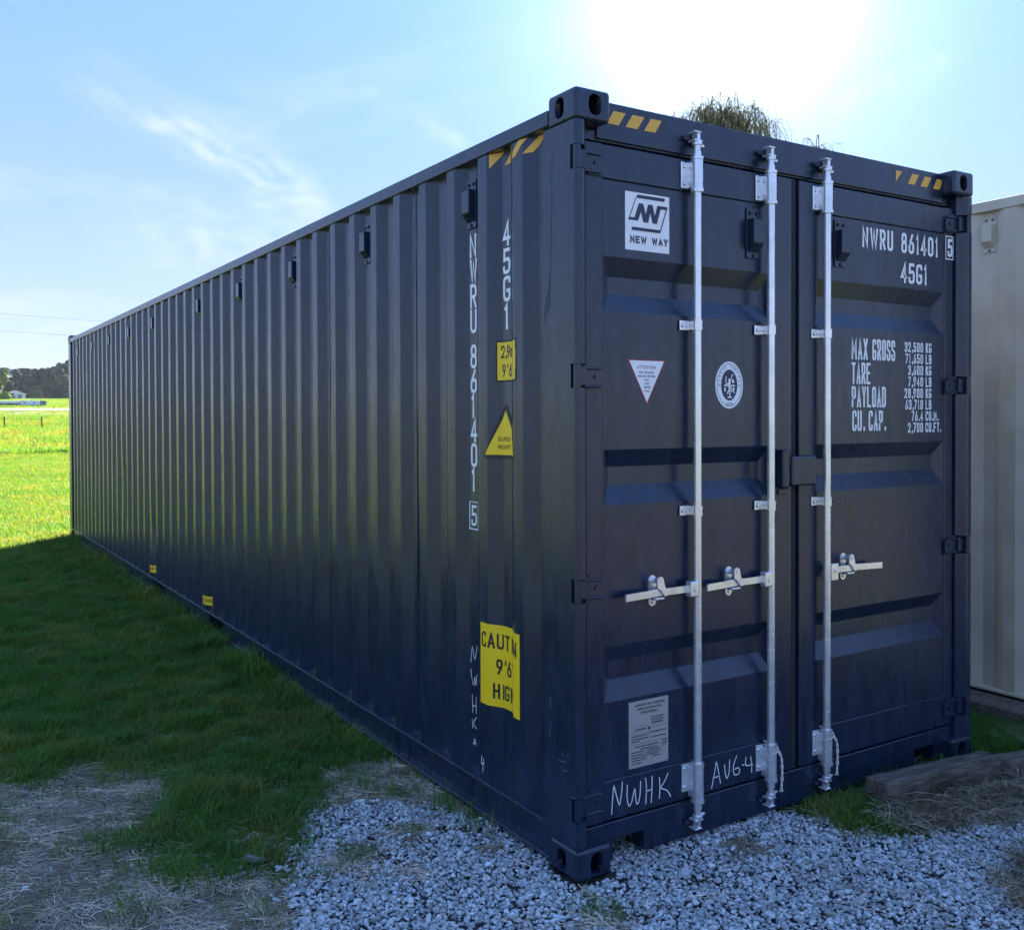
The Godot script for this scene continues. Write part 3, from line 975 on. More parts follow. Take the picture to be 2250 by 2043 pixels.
func door_print(left: Node, right_door: Node) -> void:
	var o := Vector3(0, 0, 1)
	var D := on_door
	# --- square logo sticker
	var w := MB.new()
	w.rbox(Vector3(0.277, 2.338, DOOR_Z - 0.001), Vector3(0.499, 2.560, DOOR_Z + 0.0012), 0.0008)
	var me := w.mesh(M.white_vinyl)
	var k := MB.new()
	var x := 0.277
	var y := 2.338
	var bars := [0]
	var bar := func(pts: Array) -> void:
		var q := PackedVector2Array()
		for p in pts:
			q.append(Vector2(x + p[0] * 0.222, y + p[1] * 0.222))
		bars[0] += 1
		sheet(k, q, D, 0.0015 + bars[0] * 0.00012, o, 9.0)
	# slanted frame: top bar, bottom bar and the zigzag between
	bar.call([[0.245, 0.905], [0.265, 0.965], [0.90, 0.965], [0.88, 0.905]])
	bar.call([[0.245, 0.905], [0.225, 0.905], [0.065, 0.515], [0.085, 0.515]])
	bar.call([[0.065, 0.515], [0.28, 0.515], [0.28, 0.565], [0.085, 0.565]])
	bar.call([[0.285, 0.515], [0.185, 0.515], [0.30, 0.82], [0.40, 0.82]])
	bar.call([[0.30, 0.82], [0.40, 0.82], [0.50, 0.50], [0.40, 0.50]])
	bar.call([[0.41, 0.50], [0.51, 0.50], [0.60, 0.82], [0.51, 0.82]])
	bar.call([[0.52, 0.82], [0.61, 0.82], [0.70, 0.50], [0.61, 0.50]])
	bar.call([[0.62, 0.50], [0.71, 0.50], [0.80, 0.78], [0.72, 0.82]])
	bar.call([[0.72, 0.82], [0.94, 0.82], [0.925, 0.765], [0.74, 0.765]])
	bar.call([[0.94, 0.82], [0.955, 0.80], [0.785, 0.345], [0.77, 0.365]])
	bar.call([[0.135, 0.345], [0.155, 0.40], [0.79, 0.40], [0.77, 0.345]])
	text(k, "NEW WAY", x + 0.024, y + 0.028, 0.021, 0.028, 0.0055, 0.0032, D, 0.0022, o)
	k.mesh(M.navy_print, me)
	part_mesh(left, "logo_sticker", me, "white square sticker with a navy zigzag emblem")
	# --- inverted triangle
	var t := MB.new()
	sheet(t, PackedVector2Array([Vector2(0.288, 1.921), Vector2(0.478, 1.921), Vector2(0.383, 1.746)]), D, 0.0008, o, 9.0)
	me = t.mesh(M.red_print)
	t = MB.new()
	sheet(t, PackedVector2Array([Vector2(0.2955, 1.917), Vector2(0.4705, 1.917), Vector2(0.383, 1.756)]), D, 0.0013, o, 9.0)
	t.mesh(M.white_vinyl, me)
	t = MB.new()
	text(t, "ATTENTION", 0.3345, 1.886, 0.0085, 0.0125, 0.0028, 0.0009, D, 0.0018, o)
	t.mesh(M.red_print, me)
	t = MB.new()
	var row := 0
	for s in ["THIS CONTAINER", "MUST BE REPAIRED", "ONLY", "WITH", "CORTEN", "STEEL"]:
		var ww := 0.0048
		var total: float = s.length() * (ww + 0.0012) - 0.004
		text(t, s, 0.383 - total * 0.5, 1.868 - row * 0.0142, ww, 0.0078, 0.0012, 0.0006, D, 0.0018, o)
		row += 1
	t.mesh(M.navy_print, me)
	part_mesh(left, "notice_sticker", me, "white triangle notice with a red edge, point down")
	# --- oval seal
	var cx := 0.8245
	var cy := 1.830
	var e := MB.new()
	sheet(e, ellipse(cx, cy, 0.0785, 0.0965, 40), D, 0.0008, o, 9.0)
	me = e.mesh(M.white_vinyl)
	e = MB.new()
	var ring := ellipse(cx, cy, 0.0685, 0.0865, 48)
	stroke(e, ring, true, 0.0011, D, 0.0012, o)
	sheet(e, ellipse(cx, cy, 0.046, 0.064, 36), D, 0.0012, o, 9.0)
	var letters := "BUREAU VERITAS"
	for i in letters.length():
		var a := PI * (1.02 - i / 13.0 * 1.04)
		var px := cx + cos(a) * 0.0565
		var py := cy + 0.004 + sin(a) * 0.0735
		var dir := Vector2(cos(a) / 0.0565, sin(a) / 0.0735).normalized()
		var tang := Vector2(dir.y, -dir.x)
		var wh := func(u: float, v: float, d: float) -> Vector3:
			var q := Vector2(px, py) + tang * (u - 0.0035) + dir * (v - 0.0055)
			return on_door(q.x, q.y, d)
		text(e, letters[i], 0.0, 0.0, 0.0075, 0.0115, 0.0, 0.00075, wh, 0.0012, o)
	text(e, "1828", cx - 0.020, cy - 0.083, 0.0075, 0.0115, 0.0032, 0.0008, D, 0.0012, o)
	e.mesh(M.navy_print, me)
	e = MB.new()
	# standing figure with a torch and a horn, between scales and book
	for q in [[0.0, 0.021, 0.0055, 0.0065]]:
		sheet(e, ellipse(cx + q[0], cy + q[1], q[2], q[3], 16), D, 0.0018, o, 9.0)
	for q in [[[0.001, 0.016, -0.001, 0.0, 0.002, -0.014], 0.0062], [[0.002, -0.010, -0.006, -0.026, -0.012, -0.036], 0.0030], [[0.002, -0.010, 0.003, -0.026, 0.002, -0.044], 0.0030],
			[[-0.002, 0.012, -0.014, 0.002, -0.020, 0.010, -0.019, 0.036], 0.0022], [[0.004, 0.014, 0.010, 0.026, 0.015, 0.040, 0.021, 0.044], 0.0020],
			[[-0.030, -0.002, -0.010, -0.002], 0.0030], [[0.010, -0.002, 0.032, -0.002], 0.0030], [[-0.026, -0.010, -0.024, -0.026], 0.0036], [[0.013, -0.010, 0.013, -0.028], 0.0022],
			[[0.019, -0.010, 0.028, -0.016, 0.019, -0.022, 0.028, -0.032], 0.0024], [[0.016, 0.010, 0.020, 0.020, 0.026, 0.010], 0.0034], [[-0.010, -0.050, 0.014, -0.050], 0.0026], [[0.001, -0.044, 0.001, -0.054], 0.0020]]:
		var pts := PackedVector2Array()
		for i in range(0, q[0].size(), 2):
			pts.append(Vector2(cx + q[0][i], cy + q[0][i + 1]))
		stroke(e, pts, false, q[1], D, 0.0019 + q[1] * 0.05, o)
	e.mesh(M.white_vinyl, me)
	part_mesh(left, "seal_sticker", me, "white oval seal with a standing figure")
	# --- approval plate
	var p := MB.new()
	p.rbox(Vector3(0.290, 0.347, DOOR_Z - 0.001), Vector3(0.490, 0.604, DOOR_Z + 0.002), 0.001)
	me = p.mesh(M.plate)
	p = MB.new()
	text(p, "APPROVED FOR TRANSPORT", 0.318, 0.583, 0.0058, 0.0085, 0.0014, 0.0008, D, 0.0026, o)
	text(p, "UNDER CUSTOMS SEAL", 0.330, 0.568, 0.0058, 0.0085, 0.0014, 0.0008, D, 0.0026, o)
	for b in [[0.345, 0.551, 0.435, 0.562], [0.402, 0.505, 0.465, 0.514], [0.315, 0.488, 0.376, 0.505]]:
		var f := PackedVector2Array([Vector2(b[0], b[1]), Vector2(b[2], b[1]), Vector2(b[2], b[3]), Vector2(b[0], b[3])])
		stroke(p, f, true, 0.0005, D, 0.0026, o)
	for ln in [[0.292, 0.476, 0.385, 0.476], [0.392, 0.494, 0.488, 0.494], [0.388, 0.440, 0.388, 0.480], [0.292, 0.438, 0.488, 0.438], [0.376, 0.375, 0.376, 0.415], [0.404, 0.370, 0.404, 0.415], [0.450, 0.372, 0.450, 0.425]]:
		stroke(p, PackedVector2Array([Vector2(ln[0], ln[1]), Vector2(ln[2], ln[3])]), false, 0.0005, D, 0.0027, o)
	# rows of stamped print too small to read in the picture
	var fine := RandomNumberGenerator.new()
	fine.seed = 5
	for rr in [[0.352, 0.5545, 0.428], [0.400, 0.530, 0.470], [0.400, 0.520, 0.462], [0.405, 0.508, 0.460], [0.320, 0.492, 0.372], [0.302, 0.466, 0.382], [0.302, 0.455, 0.384], [0.302, 0.446, 0.345], [0.395, 0.472, 0.480], [0.402, 0.452, 0.476],
			[0.318, 0.425, 0.440], [0.345, 0.414, 0.430], [0.302, 0.405, 0.368], [0.302, 0.394, 0.364], [0.302, 0.384, 0.372], [0.302, 0.374, 0.374], [0.302, 0.362, 0.352], [0.380, 0.405, 0.444], [0.380, 0.396, 0.446], [0.380, 0.387, 0.440], [0.408, 0.378, 0.446], [0.456, 0.430, 0.484], [0.456, 0.420, 0.482], [0.458, 0.410, 0.474]]:
		var xx: float = rr[0]
		while xx < rr[2]:
			var l := fine.randf_range(0.002, 0.007)
			sheet(p, rect(xx, rr[1], minf(xx + l, rr[2]), rr[1] + 0.0045), D, 0.0026, o, 9.0)
			xx += l + 0.0016
	sheet(p, ellipse(0.3905, 0.492, 0.005, 0.006, 12), D, 0.0032, o, 9.0)
	p.mesh(M.black_print, me)
	part_mesh(left, "approval_plate", me, "grey metal plate of small stamped print near the door foot")
	# --- numbers on the right leaf
	var n := MB.new()
	text(n, "NWRU", 1.665, 2.471, 0.0425, 0.095, 0.0125, 0.0070, D, 0.001, o)
	part(right_door, "owner_code", n, M.white_vinyl, "white NWRU painted at the top of the right leaf")
	n = MB.new()
	text(n, "861401", 1.948, 2.471, 0.0430, 0.095, 0.0125, 0.0070, D, 0.001, o, 0.0, {"1": 0.62})
	part(right_door, "serial_number", n, M.white_vinyl, "white 861401 painted at the top of the right leaf")
	n = MB.new()
	text(n, "5", 2.304, 2.482, 0.040, 0.088, 0.0, 0.0070, D, 0.0056, o)
	stroke(n, rect(2.290, 2.470, 2.349, 2.581), true, 0.0024, D, 0.0056, o)
	part(right_door, "check_digit", n, M.white_vinyl, "boxed white 5 beside the number")
	n = MB.new()
	text(n, "45G1", 1.945, 2.330, 0.0475, 0.097, 0.011, 0.0072, D, 0.001, o, 0.0, {"1": 0.62})
	part(right_door, "type_code", n, M.white_vinyl, "white 45G1 painted below the number")
	for e2 in [["MAX", 1.591, 1.958, 0.0310, 0.098, 0.0075], ["GROSS", 1.738, 1.958, 0.0285, 0.098, 0.0060], ["TARE", 1.591, 1.847, 0.0290, 0.098, 0.0060], ["PAYLOAD", 1.593, 1.741, 0.0295, 0.096, 0.0062], ["CU.", 1.597, 1.633, 0.0300, 0.094, 0.0066], ["CAP.", 1.712, 1.633, 0.0300, 0.094, 0.0066]]:
		var ld := MB.new()
		text(ld, e2[0], e2[1], e2[2], e2[3], e2[4], e2[5], 0.0056, D, 0.001, o)
		part(right_door, "load_word", ld, M.white_vinyl)
	var yy := 2.005
	var idx := 0
	var nums := ["32,500", "71,650", "3,600", "7,940", "28,900", "63,710", "76.4", "2,700"]
	var units := ["KG", "LB", "KG", "LB", "KG", "LB", "CU.M.", "CU.FT."]
	for s in nums:
		var wsum := 0.0
		for ch in s:
			wsum += 0.0205 * ({",": 0.35, ".": 0.35, "1": 0.7}.get(ch, 1.0)) + 0.0065
		var ld := MB.new()
		text(ld, s, 2.124 - wsum, yy - idx * 0.0547, 0.0205, 0.047, 0.0065, 0.0036, D, 0.001, o)
		part(right_door, "load_figure", ld, M.white_vinyl)
		ld = MB.new()
		text(ld, units[idx], 2.138, yy - idx * 0.0547, 0.0200, 0.047, 0.0055, 0.0036, D, 0.001, o)
		part(right_door, "load_unit", ld, M.white_vinyl)
		idx += 1
	# --- chalk handwriting
	var ck := MB.new()
	for ln in [[0.203, 0.194, 0.209, 0.265, 0.214, 0.307, 0.223, 0.274, 0.241, 0.215, 0.250, 0.257, 0.256, 0.310],
			[0.280, 0.293, 0.277, 0.239, 0.288, 0.205, 0.303, 0.222, 0.316, 0.277, 0.320, 0.248, 0.323, 0.212, 0.333, 0.206, 0.343, 0.237, 0.346, 0.294],
			[0.370, 0.301, 0.376, 0.265, 0.371, 0.199], [0.403, 0.302, 0.404, 0.253, 0.399, 0.197], [0.373, 0.248, 0.404, 0.250], [0.441, 0.290, 0.444, 0.251, 0.441, 0.205],
			[0.486, 0.297, 0.470, 0.269, 0.444, 0.245, 0.474, 0.234, 0.489, 0.221, 0.500, 0.199], [0.720, 0.185, 0.739, 0.251, 0.747, 0.298, 0.760, 0.247, 0.771, 0.197],
			[0.726, 0.226, 0.766, 0.231], [0.793, 0.271, 0.798, 0.227, 0.808, 0.207, 0.821, 0.235, 0.823, 0.286],
			[0.864, 0.295, 0.845, 0.262, 0.842, 0.231, 0.853, 0.215, 0.875, 0.215, 0.883, 0.232, 0.870, 0.245, 0.851, 0.239], [0.894, 0.249, 0.908, 0.248],
			[0.918, 0.279, 0.911, 0.241, 0.958, 0.240], [0.944, 0.277, 0.952, 0.241, 0.950, 0.207]]:
		ck = MB.new()
		chalk(ck, ln, D, 0.0042, o, 0.0022)
		part(left, "chalk_stroke", ck, M.chalk)


func chalk(mb: MB, ln: Array, where: Callable, lift: float, out: Vector3, half: float) -> void:
	var pts := PackedVector2Array()
	for i in range(0, ln.size(), 2):
		pts.append(Vector2(ln[i], ln[i + 1]))
	# soften the corners of the hand stroke
	var q := PackedVector2Array([pts[0]])
	for i in range(1, pts.size() - 1):
		for t in [0.0, 0.5, 1.0]:
			var a := pts[i].lerp(pts[i - 1], 0.35)
			var b := pts[i].lerp(pts[i + 1], 0.35)
			q.append(a.lerp(pts[i], t).lerp(pts[i].lerp(b, t), t))
	q.append(pts[pts.size() - 1])
	stroke(mb, q, false, half, where, lift, out)


func side_print(c: Node, header: Node) -> void:
	var o := Vector3(-1, 0, 0)
	var S := on_side
	# number down the second recessed flat, type code down the first
	var n := MB.new()
	var u0 := -s_of_z(inner_flats[2])
	var yy := 2.391
	for ch in "NWRU":
		text(n, ch, u0 - 0.027, yy, 0.054, 0.104, 0.0, 0.0070, S, 0.001, o, 0.0, {"W": 1.12})
		yy -= 0.1083
	part(c, "owner_code", n, M.white_vinyl, "white letters NWRU painted one below another down the side")
	n = MB.new()
	yy = 1.914
	for ch in "861401":
		text(n, ch, u0 - 0.027, yy, 0.054, 0.104, 0.0, 0.0070, S, 0.001, o, 0.0, {"1": 0.8})
		yy -= 0.107
	part(c, "serial_number", n, M.white_vinyl, "white figures 861401 painted one below another down the side")
	n = MB.new()
	text(n, "5", u0 - 0.024, 1.230, 0.046, 0.090, 0.0, 0.0056, S, 0.001, o)
	stroke(n, rect(u0 - 0.036, 1.216, u0 + 0.033, 1.334), true, 0.0022, S, 0.001, o)
	part(c, "check_digit", n, M.white_vinyl, "boxed white 5 below the side number")
	n = MB.new()
	var u1 := -s_of_z(inner_flats[1])
	yy = 2.402
	for ch in "45G1":
		text(n, ch, u1 - 0.029, yy, 0.056, 0.105, 0.0, 0.0074, S, 0.001, o, 0.0, {"1": 0.9})
		yy -= 0.1135
	part(c, "type_code", n, M.white_vinyl, "white 45G1 painted one below another by the corner post")
	# height label
	var h := MB.new()
	var hu := u1 - 0.062
	sheet(h, rect(hu, 1.852, hu + 0.185, 2.012), S, 0.0010, o, 0.006)
	var me := h.mesh(M.yellow_vinyl)
	h = MB.new()
	text(h, "2,9m", hu + 0.020, 1.945, 0.023, 0.052, 0.004, 0.0036, S, 0.0016, o, 0.006)
	text(h, "9'6\"", hu + 0.026, 1.868, 0.023, 0.052, 0.010, 0.0036, S, 0.0016, o, 0.006)
	stroke(h, rect(hu - 0.002, 1.850, hu + 0.187, 2.014), true, 0.004, S, 0.0013, o, 0.006)
	h.mesh(M.black_print, me)
	part_mesh(c, "height_label", me, "small yellow label reading 2,9m and 9'6\"")
	# warning triangle
	h = MB.new()
	var tu := u1 - 0.012
	sheet(h, PackedVector2Array([Vector2(tu - 0.128, 1.530), Vector2(tu + 0.128, 1.530), Vector2(tu + 0.012, 1.752), Vector2(tu - 0.012, 1.752)]), S, 0.0010, o, 0.006)
	me = h.mesh(M.black_print)
	h = MB.new()
	sheet(h, PackedVector2Array([Vector2(tu - 0.112, 1.546), Vector2(tu + 0.112, 1.546), Vector2(tu, 1.730)]), S, 0.0016, o, 0.006)
	h.mesh(M.yellow_vinyl, me)
	h = MB.new()
	text(h, "SUPER", tu - 0.044, 1.602, 0.0125, 0.018, 0.0042, 0.0014, S, 0.0022, o, 0.006)
	text(h, "HEAVY", tu - 0.044, 1.570, 0.0125, 0.018, 0.0042, 0.0014, S, 0.0022, o, 0.006)
	h.mesh(M.black_print, me)
	part_mesh(c, "warning_triangle", me, "yellow triangle with black edge reading SUPER HEAVY")
	# big caution sticker folded over the corrugation
	h = MB.new()
	var cu := -s_of_z(-0.693)
	sheet(h, rect(cu, 0.497, cu + 0.318, 0.838), S, 0.0014, o, 0.006)
	me = h.mesh(M.yellow_vinyl)
	h = MB.new()
	text(h, "CAUTION", cu + 0.010, 0.738, 0.0360, 0.064, 0.0095, 0.0047, S, 0.0020, o, 0.006)
	text(h, "9'6\"", cu + 0.098, 0.633, 0.031, 0.064, 0.012, 0.0047, S, 0.0020, o, 0.006)
	text(h, "HIGH", cu + 0.082, 0.530, 0.034, 0.064, 0.009, 0.0050, S, 0.0020, o, 0.006)
	h.mesh(M.black_print, me)
	part_mesh(c, "caution_sticker", me, "large yellow sticker reading CAUTION 9'6\" HIGH")
	# small stickers above the forklift pockets
	for z in [-5.10, -7.10]:
		h = MB.new()
		var eu := -s_of_z(z)
		sheet(h, rect(eu, 0.205, eu + 0.30, 0.275), S, 0.0014, o, 0.006)
		me = h.mesh(M.yellow_vinyl)
		h = MB.new()
		text(h, "EMPTY", eu + 0.03, 0.222, 0.038, 0.036, 0.010, 0.0038, S, 0.0020, o, 0.006)
		h.mesh(M.black_print, me)
		part_mesh(c, "pocket_sticker", me, "small yellow EMPTY sticker above a forklift pocket")
	# yellow hazard bars under the roof edge
	var su := -s_of_z(-0.222)
	for bar in [[su - 0.150, su - 0.100], [su - 0.250, su - 0.200], [su - 0.345, su - 0.298], [su - 0.425, su - 0.420, 1]]:
		var st := MB.new()
		zigzag_stripes(st, [bar], 2.732, 2.790, 0.075, S, o, 0.006)
		part(c, "hazard_stripe", st, M.stripe_yellow)
	# the same on the header, at both ends; they slant and stand on the header face
	var Hd := func(u: float, v: float, d: float) -> Vector3: return Vector3(u, v, -0.070 + d)
	for bar in [[0.196, 0.255], [0.288, 0.347], [0.380, 0.436], [1.92, 1.935, 1], [2.010, 2.062], [2.108, 2.160], [2.206, 2.258]]:
		var hs := MB.new()
		zigzag_stripes(hs, [bar], 2.805, 2.856, 0.034, Hd, Vector3(0, 0, 1), 9.0)
		part(header, "hazard_stripe", hs, M.stripe_yellow)
	# chalk down the side and scuffs on the post
	var ck := MB.new()
	var zs := func(u: float, v: float, d: float) -> Vector3: return on_side(-s_of_z(u), v, d)
	for ln in [[-0.838, 0.629, -0.826, 0.712, -0.804, 0.636, -0.784, 0.711], [-0.839, 0.602, -0.830, 0.558, -0.812, 0.526, -0.806, 0.579, -0.794, 0.530, -0.789, 0.584],
			[-0.827, 0.490, -0.825, 0.410], [-0.795, 0.487, -0.795, 0.413], [-0.825, 0.441, -0.795, 0.446], [-0.831, 0.383, -0.826, 0.341], [-0.791, 0.399, -0.825, 0.364, -0.791, 0.348],
			[-0.820, 0.270, -0.811, 0.305, -0.796, 0.273], [-0.817, 0.280, -0.799, 0.285], [-0.687, 0.270, -0.694, 0.231, -0.667, 0.242], [-0.673, 0.263, -0.682, 0.201]]:
		ck = MB.new()
		chalk(ck, ln, zs, 0.0012, o, 0.0020)
		part(c, "chalk_stroke", ck, M.chalk)
	var Po := func(u: float, v: float, d: float) -> Vector3: return Vector3(0.004 - d, v, u)
	for ln in [[-0.123, 0.420, -0.095, 0.424, -0.068, 0.427], [-0.095, 0.459, -0.091, 0.441], [-0.062, 0.462, -0.056, 0.446], [-0.095, 0.393, -0.065, 0.396], [-0.175, 0.647, -0.171, 0.609], [-0.171, 0.549, -0.178, 0.494], [-0.057, 0.306, -0.014, 0.311], [-0.03, 1.02, -0.028, 0.99], [-0.14, 0.70, -0.141, 0.69]]:
		var sc := MB.new()
		chalk(sc, ln, Po, 0.0006, o, 0.0011)
		part(c, "scratch", sc, M.scuff)
	var gr := MB.new()
	chalk(gr, [-0.150, 2.689, -0.155, 2.613, -0.153, 2.501, -0.161, 2.336, -0.168, 2.231], Po, 0.0006, o, 0.0014)
	sheet(gr, PackedVector2Array([Vector2(-0.166, 2.235), Vector2(-0.173, 2.215), Vector2(-0.184, 2.178), Vector2(-0.196, 2.145), Vector2(-0.204, 2.105), Vector2(-0.206, 2.085), Vector2(-0.199, 2.038), Vector2(-0.194, 2.082), Vector2(-0.182, 2.100), Vector2(-0.164, 2.119), Vector2(-0.169, 2.160), Vector2(-0.163, 2.19)]), Po, 0.0006, o, 9.0)
	part(c, "grease_mark", gr, M.grease)


func beige_container() -> void:
	var bx := 3.29
	var by := 0.089
	var z1 := 0.824
	var z0 := z1 - 6.058
	var c := thing("shipping_container", "beige corrugated shipping container on timbers beside the dark one", "container", "", Vector3(bx, by, 0))
	var hh := 2.896
	for e in [[Vector3(0, 0, z1), false, false, false], [Vector3(0, hh, z1), true, false, false], [Vector3(W, 0, z1), false, true, false], [Vector3(W, hh, z1), true, true, false], [Vector3(0, 0, z0), false, false, true], [Vector3(0, hh, z0), true, false, true], [Vector3(W, 0, z0), false, true, true], [Vector3(W, hh, z0), true, true, true]]:
		part(c, "corner_casting", casting(e[1], e[2], e[3]), M.beige_paint).position = e[0]
	for x in [0.004, W - 0.160]:
		for z in [z0 + 0.004, z1 - 0.16]:
			var p := MB.new()
			p.rbox(Vector3(x, 0.118, z), Vector3(x + 0.156, hh - 0.118, z + 0.156), 0.012)
			part(c, "corner_post", p, M.beige_paint)
	for x in [0.002, W - 0.062]:
		var t := MB.new()
		t.rbox(Vector3(x, hh - 0.100, z0 + 0.178), Vector3(x + 0.060, hh - 0.040, z1 - 0.178), 0.006)
		part(c, "top_rail", t, M.beige_paint)
		var b := MB.new()
		b.rbox(Vector3(x, 0.012, z0 + 0.178), Vector3(x + 0.060, 0.030, z1 - 0.178), 0.004)
		part(c, "bottom_rail", b, M.beige_paint)
	var xs := []
	for wall in [0, 1]:
		# four sheets on each long side
		for sheet_no in 5:
			var mb := MB.new()
			for k in range(sheet_no * 4, mini(sheet_no * 4 + 4, 20)):
				var z := z1 - 0.17 - k * 0.2785
				if z - 0.2785 < z0 + 0.16:
					continue
				var pts := [[z, 0.046], [z - 0.035, 0.046], [z - 0.103, 0.010], [z - 0.1755, 0.010], [z - 0.2435, 0.046], [z - 0.2785, 0.046]]
				for i in 5:
					var a: Array = pts[i]
					var b: Array = pts[i + 1]
					var ax: float = a[1] if wall == 0 else W - a[1]
					var bb: float = b[1] if wall == 0 else W - b[1]
					mb.quad(Vector3(ax, 0.028, a[0]), Vector3(bb, 0.028, b[0]), Vector3(bb, hh - 0.095, b[0]), Vector3(ax, hh - 0.095, a[0]), Vector3(-1 if wall == 0 else 1, 0, 0))
			part(c, "side_panel", mb, M.beige_paint)
	var rf := MB.new()
	rf.box(Vector3(0.05, hh - 0.062, z0 + 0.1), Vector3(W - 0.05, hh - 0.045, z1 - 0.1))
	part(c, "roof_panel", rf, M.beige_paint)
	for z in [z0 + 0.05, z1 - 0.09]:
		var e := MB.new()
		e.box(Vector3(0.12, 0.02, z), Vector3(W - 0.12, hh - 0.03, z + 0.04))
		part(c, "end_wall", e, M.beige_paint)
	var fl := MB.new()
	fl.box(Vector3(0.07, 0.05, z0 + 0.1), Vector3(W - 0.07, 0.08, z1 - 0.1))
	part(c, "floor", fl, M.dark_inside)
	var best := 0.0
	var near := 9.0
	for k in 20:
		var z := z1 - 0.17 - k * 0.2785
		if absf(z + 0.46) < near:
			near = absf(z + 0.46)
			best = z
	var ve := part(c, "vent", vent(), M.beige_paint)
	ve.transform = Transform3D(Basis(Vector3(0, 0, 1), Vector3.UP, Vector3(-1, 0, 0)), Vector3(0.045, 2.650 - by, best))
	vent_details(ve, Transform3D(), M.grey_metal)


# ------------------------------------------------------------------ ground and its cover
func height(x: float, z: float) -> float:
	var d := -z
	var h := 0.0
	if d > 14.0:
		var keys := [[14.0, 0.0], [40.0, 0.30], [80.0, 0.91], [112.0, 2.26], [124.0, 2.86], [131.5, 3.13], [134.0, 3.05], [150.0, 3.45], [300.0, 7.5], [340.0, 8.0], [2000.0, 8.0]]
		for i in keys.size() - 1:
			if d <= keys[i + 1][0] or i == keys.size() - 2:
				var t := clampf((d - keys[i][0]) / (keys[i + 1][0] - keys[i][0]), 0.0, 1.0)
				h = lerpf(keys[i][1], keys[i + 1][1], t)
				break
	var road := clampf(1.0 - absf(d - 128.0) / 8.0, 0.0, 1.0)
	if d > 14.0:
		h += noise.get_noise_2d(x * 3.0, z * 3.0) * minf(0.22, (d - 14.0) * 0.006) * (1.0 - road)
	var under := clampf(minf(minf(x + 0.25, W + 0.25 - x), minf(0.2 - z, z + L + 0.2)) * 6.0, 0.0, 1.0) if d < 14.0 else 0.0
	h += (noise.get_noise_2d(x * 60.0, z * 60.0) * 0.012 + noise.get_noise_2d(x * 18.0 + 90.0, z * 18.0) * 0.02) * (1.0 - under)
	return h - 0.006 - 0.004 * under


var gravel_poly := PackedVector2Array([Vector2(0.05, -0.70), Vector2(-0.05, -0.80), Vector2(-0.17, -1.04), Vector2(-0.41, -1.17), Vector2(-0.60, -1.16), Vector2(-0.66, -1.0), Vector2(-0.84, -0.74), Vector2(-0.90, -0.55), Vector2(-0.97, -0.24), Vector2(-1.12, 0.40), Vector2(-1.25, 3.2), Vector2(1.3, 3.2), Vector2(1.05, 1.25), Vector2(1.12, 1.02), Vector2(1.30, 0.86), Vector2(1.46, 0.77), Vector2(1.70, 0.72), Vector2(2.0, 0.66), Vector2(2.1, 0.55), Vector2(1.78, 0.50), Vector2(1.60, 0.42), Vector2(1.42, 0.36), Vector2(1.30, 0.30), Vector2(1.22, 0.06), Vector2(1.15, -0.10), Vector2(1.15, -0.7)])
var straw_poly := PackedVector2Array([Vector2(-5, -2.3), Vector2(-1.69, -2.18), Vector2(-1.36, -2.24), Vector2(-1.0, -1.93), Vector2(-1.12, -1.5), Vector2(-1.34, -1.31), Vector2(-1.26, -0.9), Vector2(-1.09, -0.75), Vector2(-0.92, -0.78), Vector2(-0.85, -0.5), Vector2(-0.97, -0.2), Vector2(-1.12, 0.4), Vector2(-1.3, 3.2), Vector2(-5, 3.2)])
var strip_poly := PackedVector2Array([Vector2(-0.08, -1.62), Vector2(0.1, -1.5), Vector2(0.1, -0.70), Vector2(-0.17, -1.0), Vector2(-0.41, -1.12), Vector2(-0.60, -1.16), Vector2(-0.40, -1.50)])
var dry_poly := PackedVector2Array([Vector2(1.40, 0.20), Vector2(1.42, 0.36), Vector2(1.60, 0.42), Vector2(1.78, 0.50), Vector2(2.1, 0.55), Vector2(2.0, 0.66), Vector2(1.46, 0.77), Vector2(1.12, 1.02), Vector2(1.05, 1.25), Vector2(1.3, 3.2), Vector2(4.0, 3.2), Vector2(2.6, 0.3), Vector2(1.9, 0.17)])
var clump_spots := [Vector3(-0.065, 0.24, 0.13), Vector3(-0.62, -0.62, 0.14), Vector3(-0.45, -0.42, 0.08), Vector3(-0.12, -0.42, 0.07), Vector3(0.75, 0.10, 0.12), Vector3(-0.30, -0.72, 0.10)]


# 0 grass, 1 gravel, 2 straw, 3 dry grass
func cover(x: float, z: float) -> int:
	var q := Vector2(x + noise.get_noise_2d(x * 90.0, z * 90.0) * 0.10, z + noise.get_noise_2d(x * 90.0 + 500.0, z * 90.0) * 0.10)
	for s in clump_spots:
		if Vector2(x, z).distance_to(Vector2(s.x, s.y)) < s.z * (0.75 + noise.get_noise_2d(x * 300.0, z * 300.0) * 0.8):
			return 2
	if Geometry2D.is_point_in_polygon(q, gravel_poly):
		return 1
	if Geometry2D.is_point_in_polygon(q, straw_poly) or Geometry2D.is_point_in_polygon(q, strip_poly):
		return 2
	if Geometry2D.is_point_in_polygon(q, dry_poly):
		return 3
	return 0


